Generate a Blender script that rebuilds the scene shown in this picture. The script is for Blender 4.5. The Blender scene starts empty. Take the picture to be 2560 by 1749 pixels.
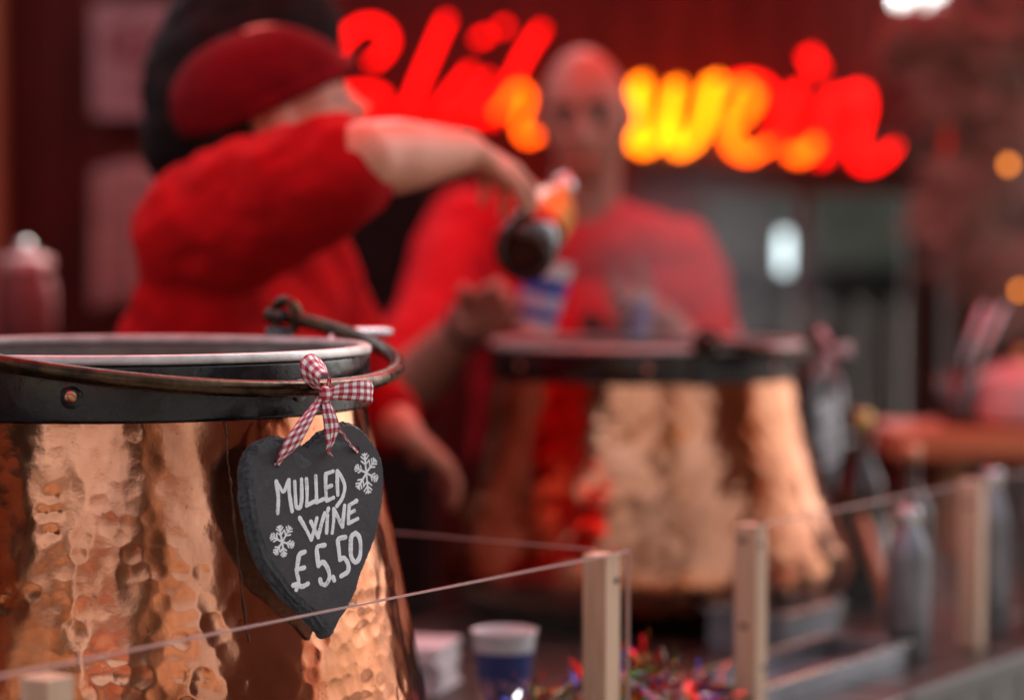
import bpy, math, random
import numpy as np
from mathutils import Vector, Matrix, Euler

random.seed(7)
RNG = np.random.default_rng(7)
scene = bpy.context.scene
COL = scene.collection
rad = math.radians

# ------------------------------------------------------------------ camera
FPX = 85.0 / 36.0 * 2560.0
CAMZ = 1.48
PITCH = math.atan((874.5 - 610.0) / FPX)
cam_d = bpy.data.cameras.new('camera')
cam = bpy.data.objects.new('camera', cam_d)
COL.objects.link(cam)
cam.location = (0, 0, CAMZ)
cam.rotation_euler = (math.pi / 2 - PITCH, 0, 0)
cam_d.lens = 85
cam_d.sensor_width = 36
cam_d.clip_start = 0.05
cam_d.clip_end = 1000
cam_d.dof.use_dof = True
cam_d.dof.focus_distance = 2.205
cam_d.dof.aperture_fstop = 1.8
scene.camera = cam

# ------------------------------------------------------------------ sky and sun
SUN_EL, SUN_AZ = rad(42), rad(62)          # azimuth measured from +X; the sun stands behind the stall, which keeps the counter in shade
world = bpy.data.worlds.new('World')
scene.world = world
world.use_nodes = True
wn = world.node_tree
wn.nodes.clear()
w_out = wn.nodes.new('ShaderNodeOutputWorld')
w_bg = wn.nodes.new('ShaderNodeBackground')
w_sky = wn.nodes.new('ShaderNodeTexSky')
w_sky.sky_type = 'NISHITA'
w_sky.sun_disc = False
w_sky.sun_elevation = SUN_EL
w_sky.sun_rotation = math.pi / 2 - SUN_AZ
w_sky.air_density = 1.0
w_sky.dust_density = 4.0
w_hs = wn.nodes.new('ShaderNodeHueSaturation')
w_hs.inputs['Saturation'].default_value = 0.35
wn.links.new(w_sky.outputs[0], w_hs.inputs['Color'])
wn.links.new(w_hs.outputs[0], w_bg.inputs['Color'])
w_bg.inputs['Strength'].default_value = 0.15
wn.links.new(w_bg.outputs[0], w_out.inputs[0])

sun_d = bpy.data.lights.new('sun', 'SUN')
sun_d.energy = 5.0
sun_d.angle = rad(1.0)
sun_d.color = (1.0, 0.93, 0.84)
sun = bpy.data.objects.new('sun', sun_d)
COL.objects.link(sun)
sdir = Vector((math.cos(SUN_EL) * math.cos(SUN_AZ), math.cos(SUN_EL) * math.sin(SUN_AZ), math.sin(SUN_EL)))
sun.rotation_euler = sdir.to_track_quat('Z', 'Y').to_euler()
sun.location = sdir * 30

scene.view_settings.view_transform = 'Standard'
scene.view_settings.look = 'None'
scene.view_settings.exposure = 1.25
scene.view_settings.gamma = 1.0
scene.view_settings.use_curve_mapping = False
cy = scene.cycles
cy.use_denoising = True
cy.max_bounces = 9
cy.diffuse_bounces = 4
cy.glossy_bounces = 5
cy.transmission_bounces = 8
cy.transparent_max_bounces = 12
cy.sample_clamp_indirect = 6.0
cy.caustics_reflective = False
cy.caustics_refractive = False

# ------------------------------------------------------------------ helpers
def P(px, py, d):
    """point of the photograph at distance d along +Y"""
    x = (px - 1280.0) / FPX
    y = (874.5 - py) / FPX
    v = Vector((x, math.cos(PITCH) + y * math.sin(PITCH), -math.sin(PITCH) + y * math.cos(PITCH)))
    return Vector((0, 0, CAMZ)) + v * (d / v.y)

def ray(px, py):
    return (P(px, py, 1.0) - Vector((0, 0, CAMZ))).normalized()

def mesh_obj(name, verts, faces, mat=None, parent=None, smooth=True, loc=None, uvs=None):
    me = bpy.data.meshes.new(name)
    me.from_pydata([tuple(v) for v in verts], [], [tuple(f) for f in faces])
    if uvs is not None:
        lay = me.uv_layers.new(name='UVMap')
        vi = np.empty(len(me.loops), dtype=np.int32)
        me.loops.foreach_get('vertex_index', vi)
        lay.data.foreach_set('uv', np.asarray(uvs, dtype=np.float32)[vi].ravel())
    if smooth:
        me.polygons.foreach_set('use_smooth', [True] * len(me.polygons))
    me.update()
    ob = bpy.data.objects.new(name, me)
    COL.objects.link(ob)
    if mat:
        me.materials.append(M[mat] if isinstance(mat, str) else mat)
    if parent:
        ob.parent = parent
    if loc is not None:
        ob.location = loc
    return ob

def empty(name, loc=(0, 0, 0), rz=0.0, label=None, cat=None, group=None):
    o = bpy.data.objects.new(name, None)
    o.empty_display_size = 0.05
    COL.objects.link(o)
    o.location = loc
    o.rotation_euler = (0, 0, rz)
    tag(o, label, cat, group)
    return o

def tag(o, label=None, cat=None, group=None, kind=None):
    if label: o['label'] = label
    if cat: o['category'] = cat
    if group: o['group'] = group
    if kind: o['kind'] = kind
    return o

def copy_tree(o, parent=None):
    c = o.copy()
    COL.objects.link(c)
    c.parent = parent
    for ch in o.children:
        copy_tree(ch, c)
    return c

class MB:
    """collects simple closed shapes into one mesh"""
    def __init__(self):
        self.v, self.f = [], []
    def add(self, vs, fs):
        b = len(self.v)
        self.v += [tuple(x) for x in vs]
        self.f += [tuple(i + b for i in f) for f in fs]
        return self
    def box(self, lo, hi, mat=None):
        (x0, y0, z0), (x1, y1, z1) = lo, hi
        vs = [Vector(p) for p in ((x0,y0,z0),(x1,y0,z0),(x1,y1,z0),(x0,y1,z0),(x0,y0,z1),(x1,y0,z1),(x1,y1,z1),(x0,y1,z1))]
        if mat: vs = [mat @ p for p in vs]
        return self.add(vs, [(0,3,2,1),(4,5,6,7),(0,1,5,4),(1,2,6,5),(2,3,7,6),(3,0,4,7)])
    def tube(self, pts, r, seg=12, caps=True):
        pts = [Vector(p) for p in pts]
        n = len(pts)
        rs = r if hasattr(r, '__len__') else [r] * n
        rings = []
        t = (pts[1] - pts[0]).normalized()
        u = t.orthogonal().normalized()
        for i in range(n):
            if i == 0: t = (pts[1] - pts[0]).normalized()
            elif i == n - 1: t = (pts[-1] - pts[-2]).normalized()
            else: t = (pts[i + 1] - pts[i - 1]).normalized()
            u = (u - t * u.dot(t)).normalized()
            w = t.cross(u)
            rings.append([pts[i] + (u * math.cos(a) + w * math.sin(a)) * rs[i]
                          for a in [2 * math.pi * k / seg for k in range(seg)]])
        vs = [p for rg in rings for p in rg]
        fs = [(i * seg + k, i * seg + (k + 1) % seg, (i + 1) * seg + (k + 1) % seg, (i + 1) * seg + k)
              for i in range(n - 1) for k in range(seg)]
        if caps:
            fs.append(tuple(range(seg - 1, -1, -1)))
            fs.append(tuple((n - 1) * seg + k for k in range(seg)))
        return self.add(vs, fs)
    def capsule(self, a, b, ra, rb, seg=14, hs=4):
        a, b = Vector(a), Vector(b)
        t = b - a
        L = t.length
        t = t.normalized() if L > 1e-6 else Vector((0, 0, 1))
        u = t.orthogonal().normalized(); w = t.cross(u)
        rings = []
        for i in range(hs):
            q = math.pi / 2 * (1 - (i + 0.15) / hs)
            rings.append((a - t * (ra * math.sin(q)), ra * math.cos(q)))
        rings.append((a, ra)); rings.append((b, rb))
        for i in range(hs):
            q = math.pi / 2 * ((i + 0.85) / hs)
            rings.append((b + t * (rb * math.sin(q)), rb * math.cos(q)))
        vs, fs = [], []
        for c, r in rings:
            for k in range(seg):
                an = 2 * math.pi * k / seg
                vs.append(c + (u * math.cos(an) + w * math.sin(an)) * r)
        n = len(rings)
        for i in range(n - 1):
            for k in range(seg):
                fs.append((i*seg+k, i*seg+(k+1)%seg, (i+1)*seg+(k+1)%seg, (i+1)*seg+k))
        fs.append(tuple(range(seg - 1, -1, -1)))
        fs.append(tuple((n - 1) * seg + k for k in range(seg)))
        return self.add(vs, fs)
    def ellipsoid(self, c, r, mat=None, nu=28, nv=18, fn=None):
        vs, fs = [], []
        for j in range(nv + 1):
            th = math.pi * (j + 0.02) / (nv + 0.04)
            for i in range(nu):
                ph = 2 * math.pi * i / nu
                p = Vector((math.sin(th) * math.cos(ph), math.sin(th) * math.sin(ph), math.cos(th)))
                q = Vector((p.x * r[0], p.y * r[1], p.z * r[2]))
                if fn: q = fn(p, q)
                if mat: q = mat @ q
                vs.append(Vector(c) + q)
        for j in range(nv):
            for i in range(nu):
                fs.append((j*nu+i, (j+1)*nu+i, (j+1)*nu+(i+1)%nu, j*nu+(i+1)%nu))
        fs.append(tuple(range(nu))); fs.append(tuple(nv*nu+i for i in range(nu-1, -1, -1)))
        return self.add(vs, fs)
    def lathe(self, prof, seg=48, close=False):
        """prof: list of (r, z); axis z. r 0 at an end makes a closed cap"""
        vs, fs = [], []
        n = len(prof)
        for r, z in prof:
            for k in range(seg):
                a = 2 * math.pi * k / seg
                vs.append(Vector((max(r, 1e-5) * math.cos(a), max(r, 1e-5) * math.sin(a), z)))
        for i in range(n - 1 + (1 if close else 0)):
            j = (i + 1) % n
            for k in range(seg):
                fs.append((i*seg+k, i*seg+(k+1)%seg, j*seg+(k+1)%seg, j*seg+k))
        return self.add(vs, fs)
    def build(self, name, mat=None, parent=None, smooth=True, loc=None):
        return mesh_obj(name, self.v, self.f, mat, parent, smooth, loc)

def bevel(o, w=0.003, seg=2):
    m = o.modifiers.new('bevel', 'BEVEL'); m.width = w; m.segments = seg; m.limit_method = 'ANGLE'
    return o

def smooth_path(pts, n=8, closed=False):
    pts = [Vector(p) for p in pts]
    if len(pts) < 3: return pts
    out = []
    N = len(pts)
    for i in range(N if closed else N - 1):
        p1, p2 = pts[i], pts[(i + 1) % N]
        p0 = pts[i - 1] if (i > 0 or closed) else p1 * 2 - p2
        p3 = pts[(i + 2) % N] if (i + 2 < N or closed) else p2 * 2 - p1
        for k in range(n):
            t = k / n
            out.append(0.5 * ((2*p1) + (p2-p0)*t + (2*p0-5*p1+4*p2-p3)*t*t + (3*p1-p0-3*p2+p3)*t**3))
    if not closed: out.append(pts[-1])
    return out

# ------------------------------------------------------------------ materials
M = {}
class NT:
    def __init__(self, name):
        self.m = bpy.data.materials.new(name); self.m.use_nodes = True
        self.t = self.m.node_tree; self.n = self.t.nodes
        self.b = self.n['Principled BSDF']; self.out = self.n['Material Output']
        M[name] = self.m
    def new(self, k, **kw):
        x = self.n.new(k)
        for a, v in kw.items(): setattr(x, a, v)
        return x
    def link(self, a, b): self.t.links.new(a, b)
    def coord(self, kind='Object', scale=(1, 1, 1)):
        tc = self.new('ShaderNodeTexCoord'); mp = self.new('ShaderNodeMapping')
        mp.inputs['Scale'].default_value = scale
        self.link(tc.outputs[kind], mp.inputs['Vector'])
        return mp.outputs[0]
    def noise(self, co, scale=5, detail=5, rough=0.55, dist=0.0):
        x = self.new('ShaderNodeTexNoise')
        x.inputs['Scale'].default_value = scale; x.inputs['Detail'].default_value = detail
        x.inputs['Roughness'].default_value = rough; x.inputs['Distortion'].default_value = dist
        if co is not None: self.link(co, x.inputs['Vector'])
        return x.outputs['Fac']
    def ramp(self, fac, stops):
        r = self.new('ShaderNodeValToRGB')
        e = r.color_ramp.elements
        while len(e) < len(stops): e.new(0.5)
        for i, (p, c) in enumerate(stops):
            e[i].position = p; e[i].color = (*c, 1) if len(c) == 3 else c
        self.link(fac, r.inputs[0])
        return r.outputs[0]
    def mrange(self, fac, lo, hi, a=0.3, b=0.7):
        r = self.new('ShaderNodeMapRange')
        r.inputs[1].default_value = a; r.inputs[2].default_value = b
        r.inputs[3].default_value = lo; r.inputs[4].default_value = hi
        self.link(fac, r.inputs[0]); return r.outputs[0]
    def bump(self, h, strength=0.3, dist=0.002):
        b = self.new('ShaderNodeBump'); b.inputs['Strength'].default_value = strength
        b.inputs['Distance'].default_value = dist
        self.link(h, b.inputs['Height']); self.link(b.outputs[0], self.b.inputs['Normal'])
    def set(self, **kw):
        for k, v in kw.items():
            i = self.b.inputs[k.replace('_', ' ')]
            i.default_value = (*v, 1) if isinstance(v, tuple) and len(v) == 3 else v
        return self

def mat_basic(name, c0, c1, rough=0.6, scale=8, metallic=0.0, bump=0.0, stretch=(1, 1, 1), detail=5, rough2=None):
    t = NT(name)
    co = t.coord('Object', stretch)
    n = t.noise(co, scale, detail)
    t.link(t.ramp(n, [(0.3, c0), (0.7, c1)]), t.b.inputs['Base Color'])
    t.set(Metallic=metallic)
    t.link(t.mrange(t.noise(co, scale * 2.3, 4), rough, rough2 if rough2 is not None else min(1, rough + 0.12)), t.b.inputs['Roughness'])
    if bump: t.bump(t.noise(co, scale * 3, 6), bump, 0.003)
    return t

def mat_emit(name, col, strength):
    t = NT(name)
    t.set(Base_Color=(0.02, 0.02, 0.02), Emission_Color=col, Emission_Strength=strength)
    return t

# copper: the hammering is in the mesh, the material gives tarnish, streaks and fine scratches
t = NT('copper')
co = t.coord('Object')
n1 = t.noise(co, 9, 6, 0.6)
c = t.ramp(n1, [(0.26, (0.30, 0.10, 0.045)), (0.48, (0.56, 0.22, 0.112)), (0.75, (0.74, 0.33, 0.19))])
sp = t.noise(co, 210, 3, 0.5)
mx = t.new('ShaderNodeMix', data_type='RGBA')
t.link(t.ramp(sp, [(0.68, (0, 0, 0)), (0.74, (0.7, 0.7, 0.7))]), mx.inputs[0])
t.link(c, mx.inputs[6]); mx.inputs[7].default_value = (0.16, 0.07, 0.05, 1)
st_ = t.noise(t.coord('Object', (22, 22, 1.6)), 1.0, 6, 0.62, 0.5)
mx3 = t.new('ShaderNodeMix', data_type='RGBA')
t.link(t.ramp(st_, [(0.52, (0, 0, 0)), (0.72, (0.62, 0.62, 0.62))]), mx3.inputs[0])
t.link(mx.outputs[2], mx3.inputs[6]); mx3.inputs[7].default_value = (0.26, 0.085, 0.045, 1)
t.link(mx3.outputs[2], t.b.inputs['Base Color'])
t.set(Metallic=1.0)
co2 = t.coord('Object', (1, 1, 0.25))
t.link(t.mrange(t.noise(co2, 30, 6, 0.65), 0.06, 0.19), t.b.inputs['Roughness'])
t.bump(t.noise(co, 160, 4), 0.06, 0.0015)

mat_basic('copper_rivet', (0.45, 0.18, 0.10), (0.75, 0.36, 0.22), 0.25, 60, 1.0)
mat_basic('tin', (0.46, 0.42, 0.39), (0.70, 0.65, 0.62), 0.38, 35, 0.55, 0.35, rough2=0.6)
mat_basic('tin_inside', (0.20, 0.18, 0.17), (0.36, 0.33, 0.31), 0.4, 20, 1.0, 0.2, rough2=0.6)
t = mat_basic('black_iron', (0.003, 0.003, 0.0035), (0.011, 0.011, 0.014), 0.14, 28, 0.0, 0.22, rough2=0.34)
t.set(Specular_IOR_Level=0.55)
t = mat_basic('bail_metal', (0.016, 0.010, 0.007), (0.095, 0.052, 0.025), 0.13, 40, 0.85, 0.15, rough2=0.34)
mat_basic('steel', (0.42, 0.42, 0.44), (0.62, 0.62, 0.64), 0.18, 14, 1.0, rough2=0.34)
mat_basic('brushed_steel', (0.16, 0.16, 0.18), (0.30, 0.30, 0.33), 0.28, 10, 1.0, rough2=0.5)
t = NT('wine'); t.set(Base_Color=(0.06, 0.004, 0.008), Roughness=0.06)
mat_basic('seam_dark', (0.03, 0.014, 0.01), (0.12, 0.05, 0.03), 0.4, 90, 0.6)

# slate
t = NT('slate')
co = t.coord('Object', (1, 1, 1))
n = t.noise(co, 26, 7, 0.65)
fine = t.noise(t.coord('Object', (160, 420, 160)), 1.0, 4, 0.6)
mxs = t.new('ShaderNodeMix', data_type='RGBA'); mxs.blend_type = 'MULTIPLY'
mxs.inputs[0].default_value = 0.55
t.link(t.ramp(n, [(0.3, (0.040, 0.037, 0.044)), (0.7, (0.068, 0.062, 0.070))]), mxs.inputs[6])
t.link(t.ramp(fine, [(0.3, (0.55, 0.55, 0.55)), (0.7, (1.1, 1.1, 1.1))]), mxs.inputs[7])
smear = t.noise(t.coord('Object', (55, 55, 9)), 1.4, 6, 0.7)
mx2 = t.new('ShaderNodeMix', data_type='RGBA')
t.link(t.ramp(smear, [(0.60, (0, 0, 0)), (0.80, (0.35, 0.35, 0.35))]), mx2.inputs[0])
t.link(mxs.outputs[2], mx2.inputs[6]); mx2.inputs[7].default_value = (0.30, 0.29, 0.31, 1)
t.link(mx2.outputs[2], t.b.inputs['Base Color'])
t.set(Roughness=0.55)
t.bump(t.noise(co, 120, 7, 0.7), 0.35, 0.0012)
t = NT('slate_edge')
co = t.coord('Object', (1, 1, 1))
t.link(t.ramp(t.noise(co, 70, 7, 0.7), [(0.3, (0.018, 0.022, 0.026)), (0.7, (0.075, 0.085, 0.095))]), t.b.inputs['Base Color'])
t.set(Roughness=0.42)
t.bump(t.noise(co, 180, 7, 0.75), 0.8, 0.003)
t = NT('chalk_paint')
co = t.coord('Object')
brk = t.noise(t.coord('Object', (1, 1, 1)), 320, 5, 0.7)
wide = t.noise(co, 60, 4, 0.6)
mm_ = t.new('ShaderNodeMath', operation='ADD'); t.link(brk, mm_.inputs[0]); t.link(wide, mm_.inputs[1])
t.link(t.ramp(mm_.outputs[0], [(0.66, (0.26, 0.26, 0.28)), (0.84, (0.70, 0.71, 0.74)), (1.0, (0.90, 0.91, 0.93))]), t.b.inputs['Base Color'])
t.set(Roughness=0.65); t.bump(brk, 0.3, 0.0008)

# gingham ribbon from the UVs in metres
t = NT('gingham')
tc = t.new('ShaderNodeTexCoord'); sx = t.new('ShaderNodeSeparateXYZ'); t.link(tc.outputs['UV'], sx.inputs[0])
def stripe(o):
    m = t.new('ShaderNodeMath', operation='MULTIPLY'); m.inputs[1].default_value = 1 / 0.0088; t.link(o, m.inputs[0])
    f = t.new('ShaderNodeMath', operation='FRACT'); t.link(m.outputs[0], f.inputs[0])
    g = t.new('ShaderNodeMath', operation='GREATER_THAN'); g.inputs[1].default_value = 0.5; t.link(f.outputs[0], g.inputs[0])
    return g.outputs[0]
ad = t.new('ShaderNodeMath', operation='ADD'); t.link(stripe(sx.outputs[0]), ad.inputs[0]); t.link(stripe(sx.outputs[1]), ad.inputs[1])
hf = t.new('ShaderNodeMath', operation='MULTIPLY'); hf.inputs[1].default_value = 0.5; t.link(ad.outputs[0], hf.inputs[0])
t.link(t.ramp(hf.outputs[0], [(0.0, (0.88, 0.86, 0.86)), (0.5, (0.56, 0.22, 0.25)), (1.0, (0.40, 0.010, 0.03))]), t.b.inputs['Base Color'])
t.set(Roughness=0.8)
wv = t.new('ShaderNodeTexNoise'); wv.inputs['Scale'].default_value = 1500; t.link(tc.outputs['UV'], wv.inputs['Vector'])
t.bump(wv.outputs['Fac'], 0.25, 0.0005)

def mat_wood(name, c0, c1, c2, rough=0.6, stretch=(14, 14, 1.2), scale=4, bump=0.25):
    t = NT(name)
    co = t.coord('Object', stretch)
    oi = t.new('ShaderNodeObjectInfo')
    add = t.new('ShaderNodeVectorMath', operation='ADD')
    cx = t.new('ShaderNodeCombineXYZ')
    mm = t.new('ShaderNodeMath', operation='MULTIPLY'); mm.inputs[1].default_value = 60
    t.link(oi.outputs['Random'], mm.inputs[0]); t.link(mm.outputs[0], cx.inputs[0]); t.link(mm.outputs[0], cx.inputs[2])
    t.link(co, add.inputs[0]); t.link(cx.outputs[0], add.inputs[1])
    n = t.noise(add.outputs[0], scale, 7, 0.62, 0.6)
    c = t.ramp(n, [(0.25, c0), (0.5, c1), (0.78, c2)])
    hs = t.new('ShaderNodeHueSaturation')
    t.link(t.mrange(oi.outputs['Random'], 0.75, 1.2, 0, 1), hs.inputs['Value']); t.link(c, hs.inputs['Color'])
    t.link(hs.outputs[0], t.b.inputs['Base Color'])
    t.set(Roughness=rough)
    t.bump(n, bump, 0.002)
    return t
mat_wood('pine', (0.42, 0.25, 0.15), (0.58, 0.38, 0.25), (0.66, 0.47, 0.33), 0.55)
mat_wood('wall_plank', (0.030, 0.003, 0.002), (0.065, 0.008, 0.006), (0.10, 0.014, 0.010), 0.7).set(Specular_IOR_Level=0.2)
mat_wood('dark_wood', (0.012, 0.007, 0.006), (0.03, 0.016, 0.012), (0.05, 0.025, 0.018), 0.35)
mat_wood('orange_wood', (0.46, 0.13, 0.05), (0.62, 0.21, 0.085), (0.72, 0.29, 0.13), 0.45, (1.2, 14, 14))
mat_wood('post_wood', (0.22, 0.085, 0.035), (0.34, 0.15, 0.065), (0.42, 0.20, 0.09), 0.55)
mat_wood('hut_wood', (0.026, 0.008, 0.005), (0.045, 0.015, 0.009), (0.065, 0.022, 0.013), 0.8).set(Specular_IOR_Level=0.08)
mat_wood('deck', (0.05, 0.035, 0.028), (0.09, 0.065, 0.05), (0.13, 0.095, 0.07), 0.6, (1.2, 12, 12))
mat_basic('knot_wood', (0.08, 0.045, 0.03), (0.16, 0.09, 0.055), 0.6, 90)

# clear sheet: thin acrylic
t = NT('acrylic')
lw = t.new('ShaderNodeLayerWeight'); lw.inputs['Blend'].default_value = 0.5
pw_ = t.new('ShaderNodeMath', operation='POWER'); pw_.inputs[1].default_value = 5.0; t.link(lw.outputs['Facing'], pw_.inputs[0])
ma = t.new('ShaderNodeMath', operation='MULTIPLY_ADD'); ma.inputs[1].default_value = 0.12; ma.inputs[2].default_value = 0.0008; t.link(pw_.outputs[0], ma.inputs[0])
tr = t.new('ShaderNodeBsdfTransparent'); tr.inputs[0].default_value = (0.988, 0.982, 0.982, 1)
gl = t.new('ShaderNodeBsdfGlossy'); gl.inputs['Roughness'].default_value = 0.03
ms = t.new('ShaderNodeMixShader')
t.link(ma.outputs[0], ms.inputs[0]); t.link(tr.outputs[0], ms.inputs[1]); t.link(gl.outputs[0], ms.inputs[2]); t.link(ms.outputs[0], t.out.inputs[0])
t = NT('acrylic_edge'); t.set(Base_Color=(0.42, 0.25, 0.23), Roughness=0.25, Specular_IOR_Level=0.7)  # sheet edges, with their pale pink highlight painted into the colour

# skin and cloth
def mat_skin(name, c0, c1):
    t = mat_basic(name, c0, c1, 0.42, 14, 0, 0.08)
    t.set(Subsurface_Weight=0.12, Subsurface_Scale=0.01)
mat_skin('skin_young', (0.62, 0.225, 0.14), (0.72, 0.295, 0.19))
mat_skin('skin_older', (0.34, 0.16, 0.11), (0.43, 0.22, 0.155))
def mat_cloth(name, c0, c1, rough=0.85, scale=20):
    t = mat_basic(name, c0, c1, rough, scale, 0, 0.2)
    t.set(Specular_IOR_Level=0.15)
mat_cloth('red_shirt', (0.36, 0.002, 0.004), (0.47, 0.003, 0.006))
mat_cloth('red_jersey', (0.46, 0.010, 0.018), (0.58, 0.016, 0.026))
mat_cloth('red_beret', (0.10, 0.001, 0.004), (0.15, 0.002, 0.006))
mat_cloth('pink_apron', (0.50, 0.10, 0.12), (0.62, 0.16, 0.18))
mat_cloth('trousers', (0.008, 0.008, 0.010), (0.018, 0.018, 0.022))
mat_cloth('hair_dark', (0.006, 0.005, 0.004), (0.018, 0.013, 0.010), 0.5, 60)
mat_cloth('hair_grey', (0.10, 0.085, 0.075), (0.20, 0.17, 0.15), 0.6, 80)
mat_cloth('pale_cloth', (0.30, 0.18, 0.17), (0.40, 0.26, 0.25))
mat_cloth('black_board', (0.004, 0.004, 0.004), (0.010, 0.010, 0.010), 0.7)
t = NT('eye_white'); t.set(Base_Color=(0.30, 0.26, 0.24), Roughness=0.2)
t = NT('eye_dark'); t.set(Base_Color=(0.015, 0.01, 0.008), Roughness=0.15)
t = NT('black_rubber'); t.set(Base_Color=(0.012, 0.012, 0.012), Roughness=0.5)
t = NT('brass'); t.set(Base_Color=(0.70, 0.46, 0.16), Metallic=1.0, Roughness=0.25)

# unseen red awning, made translucent to tint the stall's daylight red
t = NT('awning')
co = t.coord('Object')
df = t.new('ShaderNodeBsdfDiffuse'); tl = t.new('ShaderNodeBsdfTranslucent'); ms = t.new('ShaderNodeMixShader')
cl = t.ramp(t.noise(co, 3, 5), [(0.3, (0.78, 0.012, 0.012)), (0.7, (0.88, 0.018, 0.018))])
t.link(cl, df.inputs[0]); t.link(cl, tl.inputs[0]); ms.inputs[0].default_value = 0.94
t.link(df.outputs[0], ms.inputs[1]); t.link(tl.outputs[0], ms.inputs[2]); t.link(ms.outputs[0], t.out.inputs[0])

mat_emit('neon_red', (1.0, 0.0006, 0.0001), 2.7)
mat_emit('neon_orange', (1.0, 0.15, 0.0006), 4.2)
mat_emit('neon_amber', (1.0, 0.07, 0.0004), 4.0)
mat_emit('bulb_warm', (1.0, 0.26, 0.03), 2.2)
mat_emit('bulb_white', (1.0, 0.98, 0.92), 5.0)
mat_emit('glow_cool', (0.75, 0.92, 0.95), 1.6)

# paper cups
t = NT('paper_white'); t.set(Base_Color=(0.74, 0.70, 0.69), Roughness=0.55)
t = NT('cup_print')
tc = t.new('ShaderNodeTexCoord'); sx = t.new('ShaderNodeSeparateXYZ'); t.link(tc.outputs['Object'], sx.inputs[0])
nz = t.noise(tc.outputs['Object'], 75, 5, 0.6)
pk = t.ramp(nz, [(0.46, (0.035, 0.045, 0.16)), (0.56, (0.52, 0.26, 0.34))])
lo = t.new('ShaderNodeMath', operation='LESS_THAN'); lo.inputs[1].default_value = 0.047; t.link(sx.outputs[2], lo.inputs[0])
mx = t.new('ShaderNodeMix', data_type='RGBA'); t.link(lo.outputs[0], mx.inputs[0]); mx.inputs[6].default_value = (0.028, 0.045, 0.20, 1); t.link(pk, mx.inputs[7])
t.link(mx.outputs[2], t.b.inputs['Base Color']); t.set(Roughness=0.45)
t = NT('cup_label')
tc = t.new('ShaderNodeTexCoord'); sx = t.new('ShaderNodeSeparateXYZ'); t.link(tc.outputs['Object'], sx.inputs[0])
rr = t.ramp(sx.outputs[2], [(0.0, (0.74, 0.70, 0.69)), (0.014, (0.02, 0.06, 0.42)), (0.029, (0.50, 0.50, 0.68)), (0.054, (0.02, 0.06, 0.42)), (0.092, (0.74, 0.70, 0.69))])
t.n[rr.node.name].color_ramp.interpolation = 'CONSTANT'
t.link(rr, t.b.inputs['Base Color']); t.set(Roughness=0.45)

t = NT('amber_glass'); t.set(Base_Color=(0.62, 0.27, 0.045), Roughness=0.22)
t = NT('dark_glass'); t.set(Base_Color=(0.035, 0.010, 0.008), Roughness=0.08, Coat_Weight=0.5)
t = NT('jar_glass'); t.set(Base_Color=(0.85, 0.55, 0.55), Roughness=0.05, Transmission_Weight=0.5, Coat_Weight=0.5)
mat_basic('pink_ceramic', (0.55, 0.30, 0.29), (0.66, 0.40, 0.38), 0.22, 8)
mat_basic('pink_sweets', (0.09, 0.010, 0.012), (0.18, 0.06, 0.06), 0.5, 60)
t = NT('poster_print')
co = t.coord('Object')
vn = t.noise(co, 16, 3, 0.5, 0.4)
t.link(t.ramp(vn, [(0.44, (0.14, 0.01, 0.015)), (0.56, (0.28, 0.18, 0.19))]), t.b.inputs['Base Color']); t.set(Roughness=0.6)

mat_basic('poster_paper', (0.26, 0.17, 0.18), (0.34, 0.24, 0.25), 0.7, 12)
# tinsel: colours per strand
t = NT('tinsel_foil')
va = t.new('ShaderNodeVertexColor'); va.layer_name = 'col'
t.link(va.outputs[0], t.b.inputs['Base Color']); t.set(Metallic=1.0, Roughness=0.16)
mat_basic('fir_needle', (0.24, 0.17, 0.135), (0.42, 0.32, 0.26), 0.6, 12)
mat_basic('bark', (0.04, 0.025, 0.018), (0.09, 0.06, 0.04), 0.8, 20)

# street
t = NT('cobbles')
co = t.coord('Object')
vo = t.new('ShaderNodeTexVoronoi'); vo.inputs['Scale'].default_value = 8; t.link(co, vo.inputs['Vector'])
t.link(t.ramp(t.noise(co, 2, 5), [(0.3, (0.07, 0.065, 0.06)), (0.7, (0.14, 0.13, 0.12))]), t.b.inputs['Base Color'])
t.set(Roughness=0.6); t.bump(vo.outputs['Distance'], 0.6, 0.02)
mat_basic('sandstone', (0.15, 0.105, 0.065), (0.24, 0.17, 0.11), 0.8, 3, 0, 0.3)
mat_basic('red_brick', (0.12, 0.045, 0.03), (0.20, 0.08, 0.05), 0.8, 6, 0, 0.3)
mat_basic('roof_slate', (0.05, 0.05, 0.055), (0.09, 0.09, 0.10), 0.6, 4, 0, 0.3)
mat_basic('white_paint', (0.68, 0.68, 0.68), (0.78, 0.78, 0.78), 0.5, 4)
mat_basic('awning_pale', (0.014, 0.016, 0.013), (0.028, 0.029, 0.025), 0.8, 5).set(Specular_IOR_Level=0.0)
t = NT('window_glass'); t.set(Base_Color=(0.03, 0.035, 0.04), Roughness=0.05)

# ------------------------------------------------------------------ layout of the stall
C1 = Vector((-0.389, 2.40))          # axis of the near pot
C2 = Vector((0.205, 3.70))           # axis of the far pot
P1 = Vector((0.096, 2.52))           # corner stake of the clear guard
U = Vector((0.565, 0.825)).normalized()   # along the counter
N = Vector((-U.y, U.x))                   # into the stall
TOP = 0.92
def S(s, w, z):                      # stall coordinates: along counter, into stall, height
    q = P1 + U * s + N * w
    return Vector((q.x, q.y, z))
RZ_U = math.atan2(U.y, U.x)
MS = Matrix.Translation((P1.x, P1.y, 0)) @ Matrix.Rotation(RZ_U, 4, 'Z')

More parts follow.
